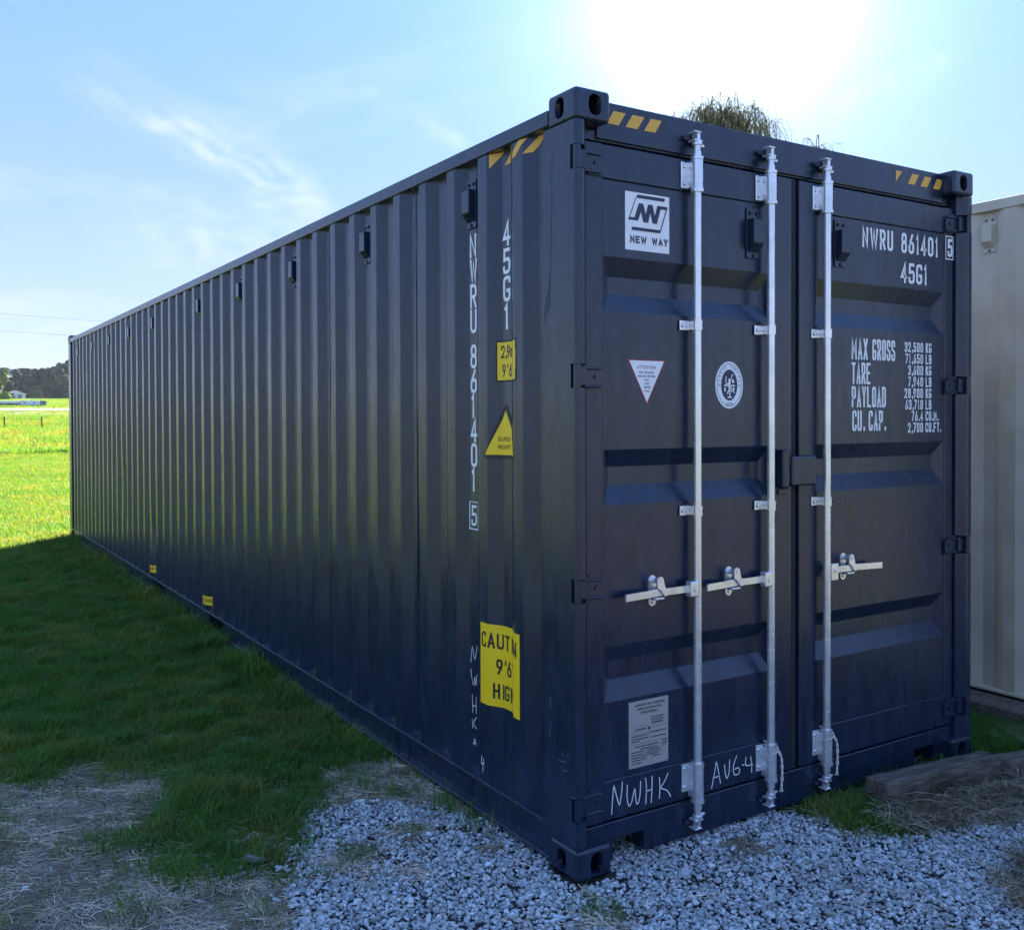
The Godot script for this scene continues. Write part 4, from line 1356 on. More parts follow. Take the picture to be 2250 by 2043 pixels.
func ground() -> void:
	var xs := []
	var zs := []
	var x := -900.0
	while x < 900.0:
		xs.append(x)
		x += clampf(0.10 * maxf(absf(x - 0.2) - 3.0, 0.0) + 0.06, 0.06, 60.0)
	xs.append(900.0)
	var z := 60.0
	while z > -900.0:
		zs.append(z)
		var d := absf(z + 1.0)
		z -= clampf(0.05 * maxf(d - 3.5, 0.0) + 0.06, 0.06, 3.0 if z > -345.0 else 40.0)
	zs.append(-900.0)
	var v := PackedVector3Array()
	var cols := PackedColorArray()
	var idx := PackedInt32Array()
	var tone := {0: Color(0.085, 0.16, 0.036), 1: Color(0.07, 0.062, 0.055), 2: Color(0.43, 0.37, 0.32), 3: Color(0.12, 0.10, 0.07)}
	for zz in zs:
		for xx in xs:
			v.append(Vector3(xx, height(xx, zz), zz))
			var near: bool = absf(xx) < 6.0 and zz > -4.0 and zz < 4.0
			var t: Color = tone[cover(xx, zz) if near else 0]
			if zz > 3.2 and absf(xx) < 14.0 and zz < 30.0:
				t = Color(0.12, 0.118, 0.112)
			cols.append(t)
	var nx := xs.size()
	for j in zs.size() - 1:
		for i in nx - 1:
			var a := j * nx + i
			idx.append_array(PackedInt32Array([a, a + nx, a + 1, a + 1, a + nx, a + nx + 1]))
	var nrm := PackedVector3Array()
	nrm.resize(v.size())
	nrm.fill(Vector3.ZERO)
	for i in range(0, idx.size(), 3):
		var g := (v[idx[i + 1]] - v[idx[i]]).cross(v[idx[i + 2]] - v[idx[i]])
		if g.y < 0:
			g = -g
			var t := idx[i + 1]
			idx[i + 1] = idx[i + 2]
			idx[i + 2] = t
		for k in 3:
			nrm[idx[i + k]] += g
	for i in nrm.size():
		nrm[i] = nrm[i].normalized()
	# Godot's front faces run clockwise
	for i in range(0, idx.size(), 3):
		var t := idx[i + 1]
		idx[i + 1] = idx[i + 2]
		idx[i + 2] = t
	var arr := []
	arr.resize(Mesh.ARRAY_MAX)
	arr[Mesh.ARRAY_VERTEX] = v
	arr[Mesh.ARRAY_NORMAL] = nrm
	arr[Mesh.ARRAY_COLOR] = cols
	arr[Mesh.ARRAY_INDEX] = idx
	var me := ArrayMesh.new()
	me.add_surface_from_arrays(Mesh.PRIMITIVE_TRIANGLES, arr)
	me.surface_set_material(0, M.ground)
	structure("ground", me)
	var rd := MB.new()
	for k in 60:
		var x0 := -240.0 + k * 8.0
		rd.quad(Vector3(x0, 2.86 + 0.03, -124.0), Vector3(x0 + 8.0, 2.86 + 0.03, -124.0), Vector3(x0 + 8.0, 3.13 + 0.03, -131.5), Vector3(x0, 3.13 + 0.03, -131.5), Vector3.UP)
	structure("road", rd.mesh(M.road))


func scatter(called: String, meshes: Array, spots: Array, m: Material, label: String, cat: String) -> void:
	# one object; several shapes are joined as one MultiMesh for each shape under it
	var root: Node3D = null
	for k in meshes.size():
		var list := []
		for i in range(k, spots.size(), meshes.size()):
			list.append(spots[i])
		var mm := MultiMesh.new()
		mm.transform_format = MultiMesh.TRANSFORM_3D
		mm.use_colors = true
		mm.mesh = meshes[k]
		mm.instance_count = list.size()
		for i in list.size():
			mm.set_instance_transform(i, list[i][0])
			mm.set_instance_color(i, list[i][1])
		var o := MultiMeshInstance3D.new()
		o.multimesh = mm
		o.material_override = m
		o.set_meta("kind", "stuff")
		if root == null:
			o.name = called
			o.set_meta("label", label)
			o.set_meta("category", cat)
			add_child(o, true)
			root = o
		else:
			o.name = called + "_patch"
			root.add_child(o, true)


func tuft(blades: int, tall: float, spread: float, wide: float, flop: float) -> ArrayMesh:
	var mb := MB.new()
	for b in blades:
		var a := rng.randf() * TAU
		var d := Vector3(cos(a), 0, sin(a))
		var side := Vector3(-d.z, 0, d.x)
		var base := Vector3(rng.randf_range(-1, 1), 0, rng.randf_range(-1, 1)) * spread
		var h := tall * rng.randf_range(0.55, 1.1)
		var lean := flop * rng.randf_range(0.2, 1.1) * tall
		var w := wide * rng.randf_range(0.7, 1.2)
		var p0 := base - Vector3(0, 0.01, 0)
		var p1 := base + Vector3(0, h * 0.6, 0) + d * lean * 0.35
		var p2 := base + Vector3(0, h, 0) + d * lean
		var nn := (d * -0.5 + Vector3.UP * 0.6).normalized()
		mb.col = Color.WHITE * rng.randf_range(0.7, 1.15)
		mb.col.a = 1.0
		mb.quad_n(p0 - side * w, p0 + side * w, p1 + side * w * 0.8, p1 - side * w * 0.8, nn, nn, nn, nn)
		mb.tri_n(p1 - side * w * 0.8, p1 + side * w * 0.8, p2, nn, nn, nn)
	return mb.mesh(null)


func straw_bundle(count: int, length: float, spread: float, lift: float) -> ArrayMesh:
	var mb := MB.new()
	for b in count:
		var a := rng.randf() * TAU
		var bend := rng.randf_range(-1.4, 1.4)
		var p := Vector3(rng.randf_range(-1, 1) * spread, rng.randf_range(0.001, 0.012) + lift * 0.3 * rng.randf(), rng.randf_range(-1, 1) * spread)
		var l := length * rng.randf_range(0.4, 1.2)
		var w := rng.randf_range(0.0007, 0.0015)
		var up := lift * rng.randf_range(-0.4, 1.0)
		mb.col = Color.WHITE * rng.randf_range(0.55, 1.2)
		mb.col.a = 1.0
		for s in 4:
			var q := p + Vector3(cos(a), 0, sin(a)) * l * 0.25 + Vector3(0, up * 0.25 * (1.2 - s * 0.55), 0)
			var side := Vector3(-sin(a), 0, cos(a)) * w
			mb.quad(p - side, p + side, q + side * 0.9, q - side * 0.9, Vector3.UP)
			mb.quad(p - Vector3(0, w, 0), p + Vector3(0, w, 0), q + Vector3(0, w, 0), q - Vector3(0, w, 0), side)
			p = q
			a += bend * 0.25
	return mb.mesh(null)


func stone_mesh() -> ArrayMesh:
	var mb := MB.new()
	# icosahedron, once divided, cut by random planes into an angular chip
	var t := (1.0 + sqrt(5.0)) / 2.0
	var vs := [Vector3(-1, t, 0), Vector3(1, t, 0), Vector3(-1, -t, 0), Vector3(1, -t, 0), Vector3(0, -1, t), Vector3(0, 1, t), Vector3(0, -1, -t), Vector3(0, 1, -t), Vector3(t, 0, -1), Vector3(t, 0, 1), Vector3(-t, 0, -1), Vector3(-t, 0, 1)]
	var fs := [[0, 11, 5], [0, 5, 1], [0, 1, 7], [0, 7, 10], [0, 10, 11], [1, 5, 9], [5, 11, 4], [11, 10, 2], [10, 7, 6], [7, 1, 8], [3, 9, 4], [3, 4, 2], [3, 2, 6], [3, 6, 8], [3, 8, 9], [4, 9, 5], [2, 4, 11], [6, 2, 10], [8, 6, 7], [9, 8, 1]]
	var cuts := []
	for k in 10:
		cuts.append([Vector3(rng.randfn(), rng.randfn(), rng.randfn()).normalized(), rng.randf_range(0.38, 0.72)])
	var squash := Vector3(rng.randf_range(0.9, 1.35), rng.randf_range(0.6, 0.85), rng.randf_range(0.75, 1.05))
	var shape := func(p: Vector3) -> Vector3:
		p = p.normalized()
		for c in cuts:
			var d: float = p.dot(c[0])
			if d > c[1]:
				p -= c[0] * (d - c[1])
		return p * squash
	for f in fs:
		var a: Vector3 = vs[f[0]].normalized()
		var b: Vector3 = vs[f[1]].normalized()
		var c: Vector3 = vs[f[2]].normalized()
		var ab := a + b
		var bc := b + c
		var ca := c + a
		for q in [[a, ab, ca], [ab, b, bc], [ca, bc, c], [ab, bc, ca]]:
			var p0: Vector3 = shape.call(q[0])
			var p1: Vector3 = shape.call(q[1])
			var p2: Vector3 = shape.call(q[2])
			mb.tri(p0, p1, p2, p0 + p1 + p2)
	return mb.mesh(null)


func spin(scale: Vector3) -> Basis:
	return Basis(Vector3.UP, rng.randf() * TAU) * Basis(Vector3(1, 0, 0), rng.randf_range(-0.5, 0.5)) * Basis.from_scale(scale)


func shade_of(c: Color, by: float) -> Color:
	var f := 1.0 + rng.randf_range(-by, by)
	return Color(c.r * f, c.g * f, c.b * f)


func grass_tone(x: float, z: float) -> Color:
	var dry := clampf(noise.get_noise_2d(x * 45.0, z * 45.0) * 1.5 + noise.get_noise_2d(x * 9.0, z * 9.0) * 0.8 + 0.2, 0.0, 1.0)
	return Color(0.110, 0.265, 0.050).lerp(Color(0.250, 0.275, 0.064), dry)


func ground_cover() -> void:
	# stones
	var stones := []
	for i in 7:
		stones.append(stone_mesh())
	var spots := []
	for i in 135000:
		var x := rng.randf_range(-1.7, 2.3)
		var z := rng.randf_range(-1.4, 2.3)
		if x > 0.15 and z < -0.35 or x > -0.02 and x < 0.19 and z < 0.02 and z > -0.2 or x > 2.24 and z < 0.02:
			continue
		var kind := cover(x, z)
		var edge := noise.get_noise_2d(x * 140.0, z * 140.0)
		if kind == 1 and edge < -0.38 and rng.randf() < 0.6:
			continue
		if kind == 2 and rng.randf() > 0.06 or kind == 3 and rng.randf() > 0.05 or kind == 0 and rng.randf() > 0.008:
			continue
		var r := rng.randf_range(0.0052, 0.0128)
		if rng.randf() < 0.10:
			r *= 1.45
		var y := height(x, z) + rng.randf_range(-0.004, 0.016) if kind == 1 else height(x, z) + r * 0.2
		var g := rng.randf_range(0.36, 0.90)
		var warm := rng.randf_range(-0.025, 0.02)
		if rng.randf() < 0.05:
			g = 0.88
		spots.append([Transform3D(spin(Vector3.ONE * r), Vector3(x, y, z)), Color(g * 0.98 + warm, g, g * 0.97 - warm)])
	scatter("gravel", stones, spots, M.stone, "loose pale grey gravel of the pad before the doors", "gravel")
	# lawn
	var lawn := []
	for i in 4:
		lawn.append(tuft(14, 0.040, 0.038, 0.0011, 1.5))
	spots = []
	for i in 90000:
		var z := -12.8 + pow(rng.randf(), 0.62) * 13.4
		var x := rng.randf_range(-4.2 if z > -6.0 else -3.8, 0.06)
		var jx := x + rng.randfn() * 0.09
		var jz := z + rng.randfn() * 0.09
		if z > 0.9 or (x > -0.02 and z < 0.1) or (cover(jx, jz) != 0 and (cover(x, z) == 1 or rng.randf() > clampf(noise.get_noise_2d(x * 55.0 + 40.0, z * 55.0) * 0.9 + 0.04, 0.01, 0.4))):
			continue
		var far := clampf(-z / 12.0, 0.0, 1.0)
		var edge := cover(x - 0.15, z + 0.15) != 0
		if edge and rng.randf() < 0.35:
			continue
		var c := grass_tone(x, z)
		if rng.randf() < 0.05:
			c = Color(0.22, 0.18, 0.10)
		var s := rng.randf_range(0.7, 1.35) * (1.0 + far * 0.4)
		s *= 1.0 + maxf(-0.3, noise.get_noise_2d(x * 80.0, z * 80.0) * 1.3)
		if x > -0.14:
			s *= 1.6
		spots.append([Transform3D(Basis(Vector3.UP, rng.randf() * TAU) * Basis.from_scale(Vector3(s, s * rng.randf_range(0.7, 1.2), s)), Vector3(x, height(x, z), z)), shade_of(c, 0.25)])
	scatter("lawn", lawn, spots, M.blade, "short green lawn in the shade along the container side", "grass")
	# sunlit lawn beyond the container's end
	var lawn2 := []
	for i in 3:
		lawn2.append(tuft(12, 0.075, 0.09, 0.0030, 0.8))
	spots = []
	for i in 52000:
		var z := -11.5 - pow(rng.randf(), 1.25) * 27.0
		var x := rng.randf_range(-5.0, 1.0) + (-z - 12.0) * 0.17
		if x > -0.05 and z > -L - 0.1:
			continue
		var s := rng.randf_range(0.7, 1.3) * (1.0 + (-z - 12.0) * 0.02)
		var c := grass_tone(x, z)
		spots.append([Transform3D(Basis(Vector3.UP, rng.randf() * TAU) * Basis.from_scale(Vector3.ONE * s), Vector3(x, height(x, z), z)), shade_of(c, 0.2)])
	scatter("sunlit_lawn", lawn2, spots, M.blade, "bright sunlit lawn past the far end of the container", "grass")
	# rough pasture up to the road bank and on to the trees
	var rough := []
	for i in 3:
		rough.append(tuft(14, 0.26, 0.30, 0.010, 0.7))
	spots = []
	for i in 42000:
		var z := -38.0 - pow(rng.randf(), 1.2) * 85.0
		var x := rng.randf_range(-8.0, 8.0) * (1.0 + (-z - 38.0) * 0.014) + (-z - 12.0) * 0.115
		var s := rng.randf_range(0.6, 1.3) * (1.0 + (-z - 38.0) * 0.006) * (1.0 if z > -104.0 else 0.35)
		var c := grass_tone(x * 0.2, z * 0.2)
		spots.append([Transform3D(Basis(Vector3.UP, rng.randf() * TAU) * Basis.from_scale(Vector3.ONE * s), Vector3(x, height(x, z), z)), shade_of(c, 0.3)])
	for i in 14000:
		var z := -134.5 - rng.randf() * 170.0
		var x := rng.randf_range(-14.0, 26.0) + (-z - 12.0) * 0.10
		var s := rng.randf_range(1.0, 2.0)
		spots.append([Transform3D(Basis(Vector3.UP, rng.randf() * TAU) * Basis.from_scale(Vector3.ONE * s), Vector3(x, height(x, z), z)), shade_of(grass_tone(x * 0.1, z * 0.1), 0.3)])
	scatter("pasture_grass", rough, spots, M.blade, "taller rough grass running up to the pale road", "grass")
	# dead straw lying about
	var straws := []
	for i in 4:
		straws.append(straw_bundle(9, 0.075, 0.03, 0.010))
	spots = []
	for i in 31000:
		var x := rng.randf_range(-4.0, 2.6)
		var z := rng.randf_range(-2.6, 2.4)
		if x > 0.05 and z < -0.2:
			continue
		var kind := cover(x, z)
		var keep: float = [0.16 if z > -3.0 else 0.05, 0.012, 1.0, 0.7][kind]
		if rng.randf() > keep:
			continue
		var c := Color(0.86, 0.74, 0.58).lerp(Color(0.44, 0.35, 0.265), clampf(noise.get_noise_2d(x * 30.0 + z * 40.0, z * 160.0 - x * 110.0) * 1.7 + 0.5, 0.0, 1.0))
		if rng.randf() < 0.06:
			c = Color(0.92, 0.84, 0.72)
		spots.append([Transform3D(Basis(Vector3.UP, rng.randf() * TAU) * Basis.from_scale(Vector3.ONE * rng.randf_range(0.6, 1.3)), Vector3(x, height(x, z) + (0.012 if kind == 1 else 0.0), z)), shade_of(c, 0.25)])
	scatter("dead_straw", straws, spots, M.straw, "mown dead straw lying on bare earth by the gravel", "straw")
	# standing dry grass by the timber
	var dry := []
	for i in 3:
		dry.append(tuft(9, 0.13, 0.03, 0.0014, 1.1))
	spots = []
	for i in 2600:
		var x := rng.randf_range(1.0, 3.2)
		var z := rng.randf_range(0.12, 1.8)
		if cover(x, z) != 3 or (x < 2.9 and z < 0.20 + (x - 1.5) * 0.16) or x > 2.55:
			continue
		var c := Color(0.30, 0.25, 0.17).lerp(Color(0.07, 0.085, 0.035), 0.75 if rng.randf() < 0.45 else 0.1)
		spots.append([Transform3D(Basis(Vector3.UP, rng.randf() * TAU) * Basis.from_scale(Vector3.ONE * rng.randf_range(0.5, 1.15)), Vector3(x, height(x, z), z)), shade_of(c, 0.3)])
	scatter("dry_grass", dry, spots, M.blade, "tangled dry grass in front of the lying timber", "grass")
	var long_straws := []
	for i in 3:
		long_straws.append(straw_bundle(8, 0.17, 0.05, 0.10))
	spots = []
	for i in 2400:
		var x := rng.randf_range(1.0, 3.0)
		var z := rng.randf_range(0.15, 1.8)
		if cover(x, z) != 3 or z < 0.24 + (x - 1.5) * 0.17:
			continue
		spots.append([Transform3D(Basis(Vector3.UP, rng.randf() * TAU) * Basis.from_scale(Vector3.ONE * rng.randf_range(0.5, 1.2)), Vector3(x, height(x, z), z)), shade_of(Color(0.46, 0.38, 0.29), 0.35)])
	scatter("tangled_straw", long_straws, spots, M.straw, "pale tangled straw standing in the dry grass by the timber", "straw")
	# green tufts: by the door foot, between the containers and behind the timber
	spots = []
	for i in 9000:
		var x := rng.randf_range(1.1, 3.08)
		var z := rng.randf_range(-2.6, 0.40)
		var ok := Vector2((x - 1.36) / 0.17, (z - 0.16) / 0.20).length() < 1.0 + noise.get_noise_2d(x * 120.0, z * 120.0) * 0.6
		if x > 1.45 and x < 2.46 and z < 0.05 and z > -0.04:
			ok = rng.randf() < 0.5
		elif x > 2.46:
			ok = z < 0.10 - (x - 2.46) * 0.15
		if not ok:
			continue
		spots.append([Transform3D(Basis(Vector3.UP, rng.randf() * TAU) * Basis.from_scale(Vector3.ONE * rng.randf_range(0.9, 2.0)), Vector3(x, height(x, z), z)), shade_of(grass_tone(x, z), 0.35)])
	scatter("green_tufts", lawn, spots, M.blade, "low green grass tufts growing at the container's door foot", "grass")
	# a few stones that stand out
	var pick := 0
	for e in [[0.400, 0.123, 0.030, 0.62, "pale angular stone lying on the gravel before the left door"], [1.763, 0.431, 0.026, 0.66, "white stone at the edge of the dry grass by the timber"],
			[-0.939, -0.801, 0.034, 0.36, "grey flat stone among the straw left of the gravel"], [-0.60, 0.02, 0.036, 0.50, "long pale stone on the gravel near the picture's foot"]]:
		var o := MeshInstance3D.new()
		o.name = "stone"
		o.mesh = stones[pick % 7]
		var m: StandardMaterial3D = M.stone.duplicate()
		m.albedo_color = lin(e[3], e[3], e[3] * 1.02)
		o.material_override = m
		add_child(o, true)
		o.transform = Transform3D(Basis(Vector3.UP, pick * 1.3) * Basis.from_scale(Vector3.ONE * e[2]), Vector3(e[0], height(e[0], e[1]) + e[2] * 0.5, e[1]))
		o.set_meta("label", e[4])
		o.set_meta("category", "stone")
		pick += 1


# a sawn baulk with split grain, worn arrises and a broken flank
func rough_timber(mb: MB, length: float, high: float, wide: float, sd: float) -> void:
	var around := []
	for side in 4:
		for k in 6:
			var t := k / 6.0
			around.append([Vector2(-0.5 + t, 0.0), Vector2(0.5, t), Vector2(0.5 - t, 1.0), Vector2(-0.5, 1.0 - t)][side])
	var m := around.size()
	var rows := 60
	var grid := []
	for i in rows + 1:
		var x := length * i / rows
		var ring := []
		for k in m:
			var q: Vector2 = around[k]
			var c := Vector2(q.x * wide, (q.y - 0.5) * high)
			var corner := pow(absf(q.x) * 2.0, 6.0) * pow(absf(q.y - 0.5) * 2.0, 6.0)
			var wear := 1.0 - 0.02 * corner - 0.03 * absf(noise.get_noise_3d(x * 30.0 + sd * 50.0, q.x * 160.0, q.y * 160.0)) - 0.05 * corner * absf(noise.get_noise_2d(x * 120.0, k * 9.0))
			# rotten bite out of the front flank
			if q.x > 0.2 and q.y < 0.9:
				wear -= 0.45 * smoothstep(0.0, 0.25, noise.get_noise_2d(x * 45.0 + sd * 20.0, 7.0)) * (0.9 - q.y)
			c *= wear
			ring.append(Vector3(x + (noise.get_noise_2d(q.x * 90.0, q.y * 90.0 + sd) * 0.03 if i == 0 or i == rows else 0.0), c.y + high * 0.5, c.y * 0.0 + c.x))
		grid.append(ring)
	for i in rows:
		for k in m:
			var j := (k + 1) % m
			var mid: Vector3 = (grid[i][k] + grid[i + 1][j]) * 0.5
			mb.quad(grid[i][k], grid[i + 1][k], grid[i + 1][j], grid[i][j], Vector3(0, mid.y - high * 0.5, mid.z))
	for e in [0, rows]:
		var mid := Vector3(grid[e][0].x, high * 0.5, 0)
		for k in m:
			mb.tri(mid, grid[e][k], grid[e][(k + 1) % m], Vector3(1 if e else -1, 0, 0))


func timbers() -> void:
	var mb := MB.new()
	rough_timber(mb, 0.74, 0.110, 0.112, 3.0)
	var o := solo("lying_timber", mb, M.old_timber, "weathered square timber lying on the ground before the right door", "timber", "", Vector3(1.548, -0.004, 0.108))
	o.rotation.y = -0.105
	mb = MB.new()
	rough_timber(mb, 0.55, 0.095, 0.120, 8.0)
	o = solo("lying_timber", mb, M.old_timber, "shorter dark timber end to end with the weathered one at right", "timber", "", Vector3(2.30, -0.006, 0.215))
	o.rotation.y = -0.24
	mb = MB.new()
	mb.rbox(Vector3(0, 0, -2.4), Vector3(0.26, 0.089, 1.75), 0.010)
	solo("lying_timber", mb, M.old_timber, "long grey timber bearing the edge of the beige container", "timber", "", Vector3(3.085, -0.004, -0.9))
	mb = MB.new()
	mb.rbox(Vector3(0, 0, -2.4), Vector3(0.26, 0.089, 1.75), 0.010)
	solo("lying_timber", mb, M.old_timber, "timber under the far edge of the beige container", "timber", "", Vector3(5.50, -0.004, -0.9))
	mb = MB.new()
	mb.rbox(Vector3(0, 0, -0.15), Vector3(0.85, 0.028, 0.0), 0.003)
	var p := solo("plank", mb, M.old_timber, "loose brown plank lying on the ground between the two containers", "plank", "", Vector3(2.96, 0.004, -0.21))
	p.rotation.y = atan2(-0.824, -0.566)


# ------------------------------------------------------------------ things far off
func tree(called: String, label: String, at: Vector3, tall: float, wide: float, leaves: int, c: Color, group: String) -> void:
	var t := thing(called, label, "tree", group, at)
	var tr := MB.new()
	tr.cyl(Vector3(0, -0.3, 0), Vector3(0.1, tall * 0.5, 0), tall * 0.03, tall * 0.016, 8)
	for k in 5:
		var a := rng.randf() * TAU
		tr.cyl(Vector3(0.05, tall * (0.25 + k * 0.05), 0), Vector3(cos(a) * wide * 0.35, tall * (0.5 + k * 0.07), sin(a) * wide * 0.35), tall * 0.011, tall * 0.004, 6)
	part(t, "trunk", tr, M.bark)
	var cr := MB.new()
	var lumps := []
	for k in 20:
		var a := rng.randf() * TAU
		var hh := rng.randf_range(0.05, 0.92)
		var rr := wide * 0.5 * sqrt(maxf(0.05, 1.0 - pow((hh - 0.45) / 0.55, 2.0))) * rng.randf_range(0.35, 0.85)
		lumps.append([Vector3(cos(a) * rr, hh * tall, sin(a) * rr), wide * rng.randf_range(0.13, 0.24)])
	for i in leaves:
		var l: Array = lumps[i % 20]
		var d := Vector3(rng.randfn(), rng.randfn(), rng.randfn()).normalized()
		var p: Vector3 = l[0] + d * l[1] * pow(rng.randf(), 0.35)
		p.y = clampf(p.y, tall * 0.01, tall)
		var s := tall * rng.randf_range(0.022, 0.045)
		var u := Vector3(rng.randfn(), rng.randfn(), rng.randfn()).normalized()
		var w := d.cross(u).normalized() * s
		var e := d.cross(w).normalized() * s * 0.8
		cr.col = shade_of(c, 0.3)
		cr.tri(p - w, p + w * 0.2 + e, p + w, d)
		cr.tri(p - w, p + w, p - w * 0.2 - e, d)
	part(t, "crown", cr, M.far_leaf)


func willow(at: Vector3, tall: float) -> void:
	var t := thing("willow_tree", "weeping tree whose drooping top shows above the dark container's roof", "tree", "", at)
	var tr := MB.new()
	tr.cyl(Vector3(0, -0.3, 0), Vector3(0.15, tall * 0.55, 0), 0.30, 0.16, 10)
	var tips := []
	var ends := []
	for k in 12:
		var a := k * 2.4
		var reach := 0.10 + 0.72 * sqrt(k / 11.0)
		ends.append(Vector3(cos(a) * reach, tall * 0.975 - 0.30 * pow(reach / 0.8, 2.0) - rng.randf_range(0.0, 0.22), sin(a) * reach))
	# two side limbs reach out lower down
	ends.append(Vector3(-0.85, tall - 0.62, -0.80))
	ends.append(Vector3(1.60, tall - 1.45, 1.65))
	ends.append(Vector3(0.75, tall - 0.85, 0.70))
	for e in ends:
		var m := Vector3(e.x * 0.5, lerpf(tall * 0.5, e.y, 0.75), e.z * 0.5)
		tr.cyl(Vector3(0.14, tall * 0.5, 0), m, 0.09, 0.04, 6)
		tr.cyl(m, e, 0.04, 0.012, 6)
		tips.append(e)
	part(t, "trunk", tr, M.bark)
	var cr := MB.new()
	for tip in tips:
		for s in 60:
			var a := rng.randf() * TAU
			var out := Vector3(cos(a), 0, sin(a))
			var p: Vector3 = tip + out * rng.randf_range(0.0, 0.2) - Vector3(0, rng.randf_range(0.0, 0.5), 0)
			var v := out * rng.randf_range(0.05, 0.16) + Vector3(0, rng.randf_range(0.02, 0.13), 0)
			for k in 16:
				var q := p + v
				v.y -= 0.028
				v.x *= 0.86
				v.z *= 0.86
				if v.length() > 0.13:
					v = v.normalized() * 0.13
				var side := Vector3(-out.z, 0, out.x) * 0.006
				cr.col = shade_of(Color(0.10, 0.095, 0.045), 0.3)
				cr.quad(p - side, p + side, q + side, q - side, out)
				var l := Vector3(rng.randfn(), -0.6, rng.randfn()).normalized() * rng.randf_range(0.05, 0.10)
				cr.tri(q, q + l + side * 2.0, q + l * 0.5 - side * 3.0, out)
				p = q
	part(t, "crown", cr, M.leaf)


func far_things() -> void:
	# fence posts in the field
	for e in [[4.9, -80.0, "thin dark fence post in the field nearest the left edge"], [7.5, -80.0, "thin dark fence post in the field nearer the container"]]:
		var mb := MB.new()
		mb.rbox(Vector3(-0.04, -0.4, -0.04), Vector3(0.04, 1.08, 0.04), 0.005)
		mb.rbox(Vector3(-0.045, 0.9, -0.012), Vector3(0.045, 0.96, 0.012), 0.004)
		solo("fence_post", mb, M.post_steel, e[2], "post", "fence posts in the field", Vector3(e[0], height(e[0], e[1]), e[1])).rotation.z = 0.07
	# trailer parked beyond the road
	var g := Vector3(10.0, height(12.0, -150.0), -150.0)
	var t := thing("flatbed_trailer", "long low white trailer with a boxy end parked beyond the road", "trailer", "", g)
	var d := MB.new()
	d.rbox(Vector3(-3.2, 0.62, -1.1), Vector3(2.55, 0.95, 1.1), 0.03)
	part(t, "deck", d, M.white_metal)
	d = MB.new()
	d.rbox(Vector3(-3.2, 0.40, -1.0), Vector3(2.5, 0.60, 1.0), 0.03)
	part(t, "chassis", d, M.grey_metal)
	d = MB.new()
	d.rbox(Vector3(2.62, 0.38, -1.1), Vector3(5.2, 1.05, 1.1), 0.05)
	part(t, "box", d, M.white_metal)
	d = MB.new()
	d.rbox(Vector3(5.2, 0.32, -1.05), Vector3(6.05, 1.02, 1.05), 0.05)
	part(t, "dark_end", d, M.grey_metal)
	for x in [-1.9, 1.3, 4.6]:
		for z in [-0.95, 0.95]:
			d = MB.new()
			d.cyl(Vector3(x, 0.26, z - 0.12), Vector3(x, 0.26, z + 0.12), 0.36, 0.36, 14)
			part(t, "wheel", d, M.rubber)
	for x in [3.1, 4.3]:
		d = MB.new()
		d.rbox(Vector3(x, 0.62, 1.095), Vector3(x + 0.22, 0.80, 1.11), 0.005)
		part(t, "window", d, M.grey_metal)
	# shed
	g = Vector3(25.2, height(25.0, -292.0), -292.0)
	t = thing("shed", "small pale gabled shed before the far tree line", "shed", "", g)
	d = MB.new()
	d.rbox(Vector3(-2.4, -0.2, -2.2), Vector3(2.4, 1.5, 2.2), 0.02)
	part(t, "wall", d, M.white_metal)
	d = MB.new()
	d.prism(PackedVector2Array([Vector2(-2.7, 1.45), Vector2(2.7, 1.45), Vector2(0, 2.5)]), -2.5, 2.5, Transform3D(Basis(), Vector3()))
	part(t, "roof", d, M.white_metal)
	d = MB.new()
	d.rbox(Vector3(0.6, 0, 2.2), Vector3(1.5, 1.3, 2.23), 0.01)
	part(t, "door", d, M.grey_metal)
	# trees
	var spots := [[18.5, -318, 14.0, 9, 0, "tall dark tree at the left end of the far tree line"], [24.0, -322, 9.5, 8, 0, "dark rounded tree behind the pale shed"], [29.5, -318, 9.0, 8, 0, "dark tree right of the shed in the far line"],
		[33.5, -324, 9.8, 8, 0, "broad dark tree in the middle of the far line"], [38.0, -320, 10.2, 9, 0, "dark rounded tree past the middle of the far line"], [42.5, -326, 12.5, 9, 0, "tall dark tree beside the container in the far line"],
		[47.5, -322, 13.0, 10, 0, "tallest dark tree where the far line meets the container"], [40.5, -308, 7.5, 8, 1, "lower grey-green tree before the far line"], [46.0, -306, 8.0, 9, 1, "lower grey-green tree beside the container's far edge"],
		[53.5, -318, 12.0, 10, 0, "dark tree of the far line hidden behind the container"], [18.3, -262, 9.5, 6.5, 2, "sunlit yellow-green tree left of the pale shed"], [23.3, -284, 2.0, 2.6, 1, "low bush in front of the pale shed"], [30.0, -288, 2.6, 3.6, 1, "low bush right of the pale shed"], [12.5, -316, 13.5, 9, 0, "dark tree of the far line just past the left edge"], [21.0, -334, 11.0, 9, 0, "dark tree of the back row above the pale shed"], [31.5, -336, 10.0, 9, 0, "dark tree of the back row right of the shed"], [36.5, -338, 10.5, 9, 0, "dark tree of the back row past the middle"], [44.5, -338, 12.5, 10, 0, "dark tree of the back row beside the container"], [35.0, -304, 4.5, 7, 0, "low dark thicket at the foot of the far line"], [33.0, -306, 4.0, 6, 0, "low dark thicket right of the pale shed"], [41.0, -300, 4.0, 7, 1, "low grey-green thicket near the container in the far line"]]
	for s in spots:
		var c: Color = [Color(0.026, 0.052, 0.040), Color(0.050, 0.085, 0.055), Color(0.12, 0.17, 0.03)][s[4]]
		var hgt := height(s[0], s[1])
		tree("bush" if s[2] < 4.0 else "field_tree", s[5], Vector3(s[0], hgt, s[1]), s[2], s[3], 4200, c, "trees of the far line")
	willow(Vector3(16.05, 0.0, -15.36), 9.98)
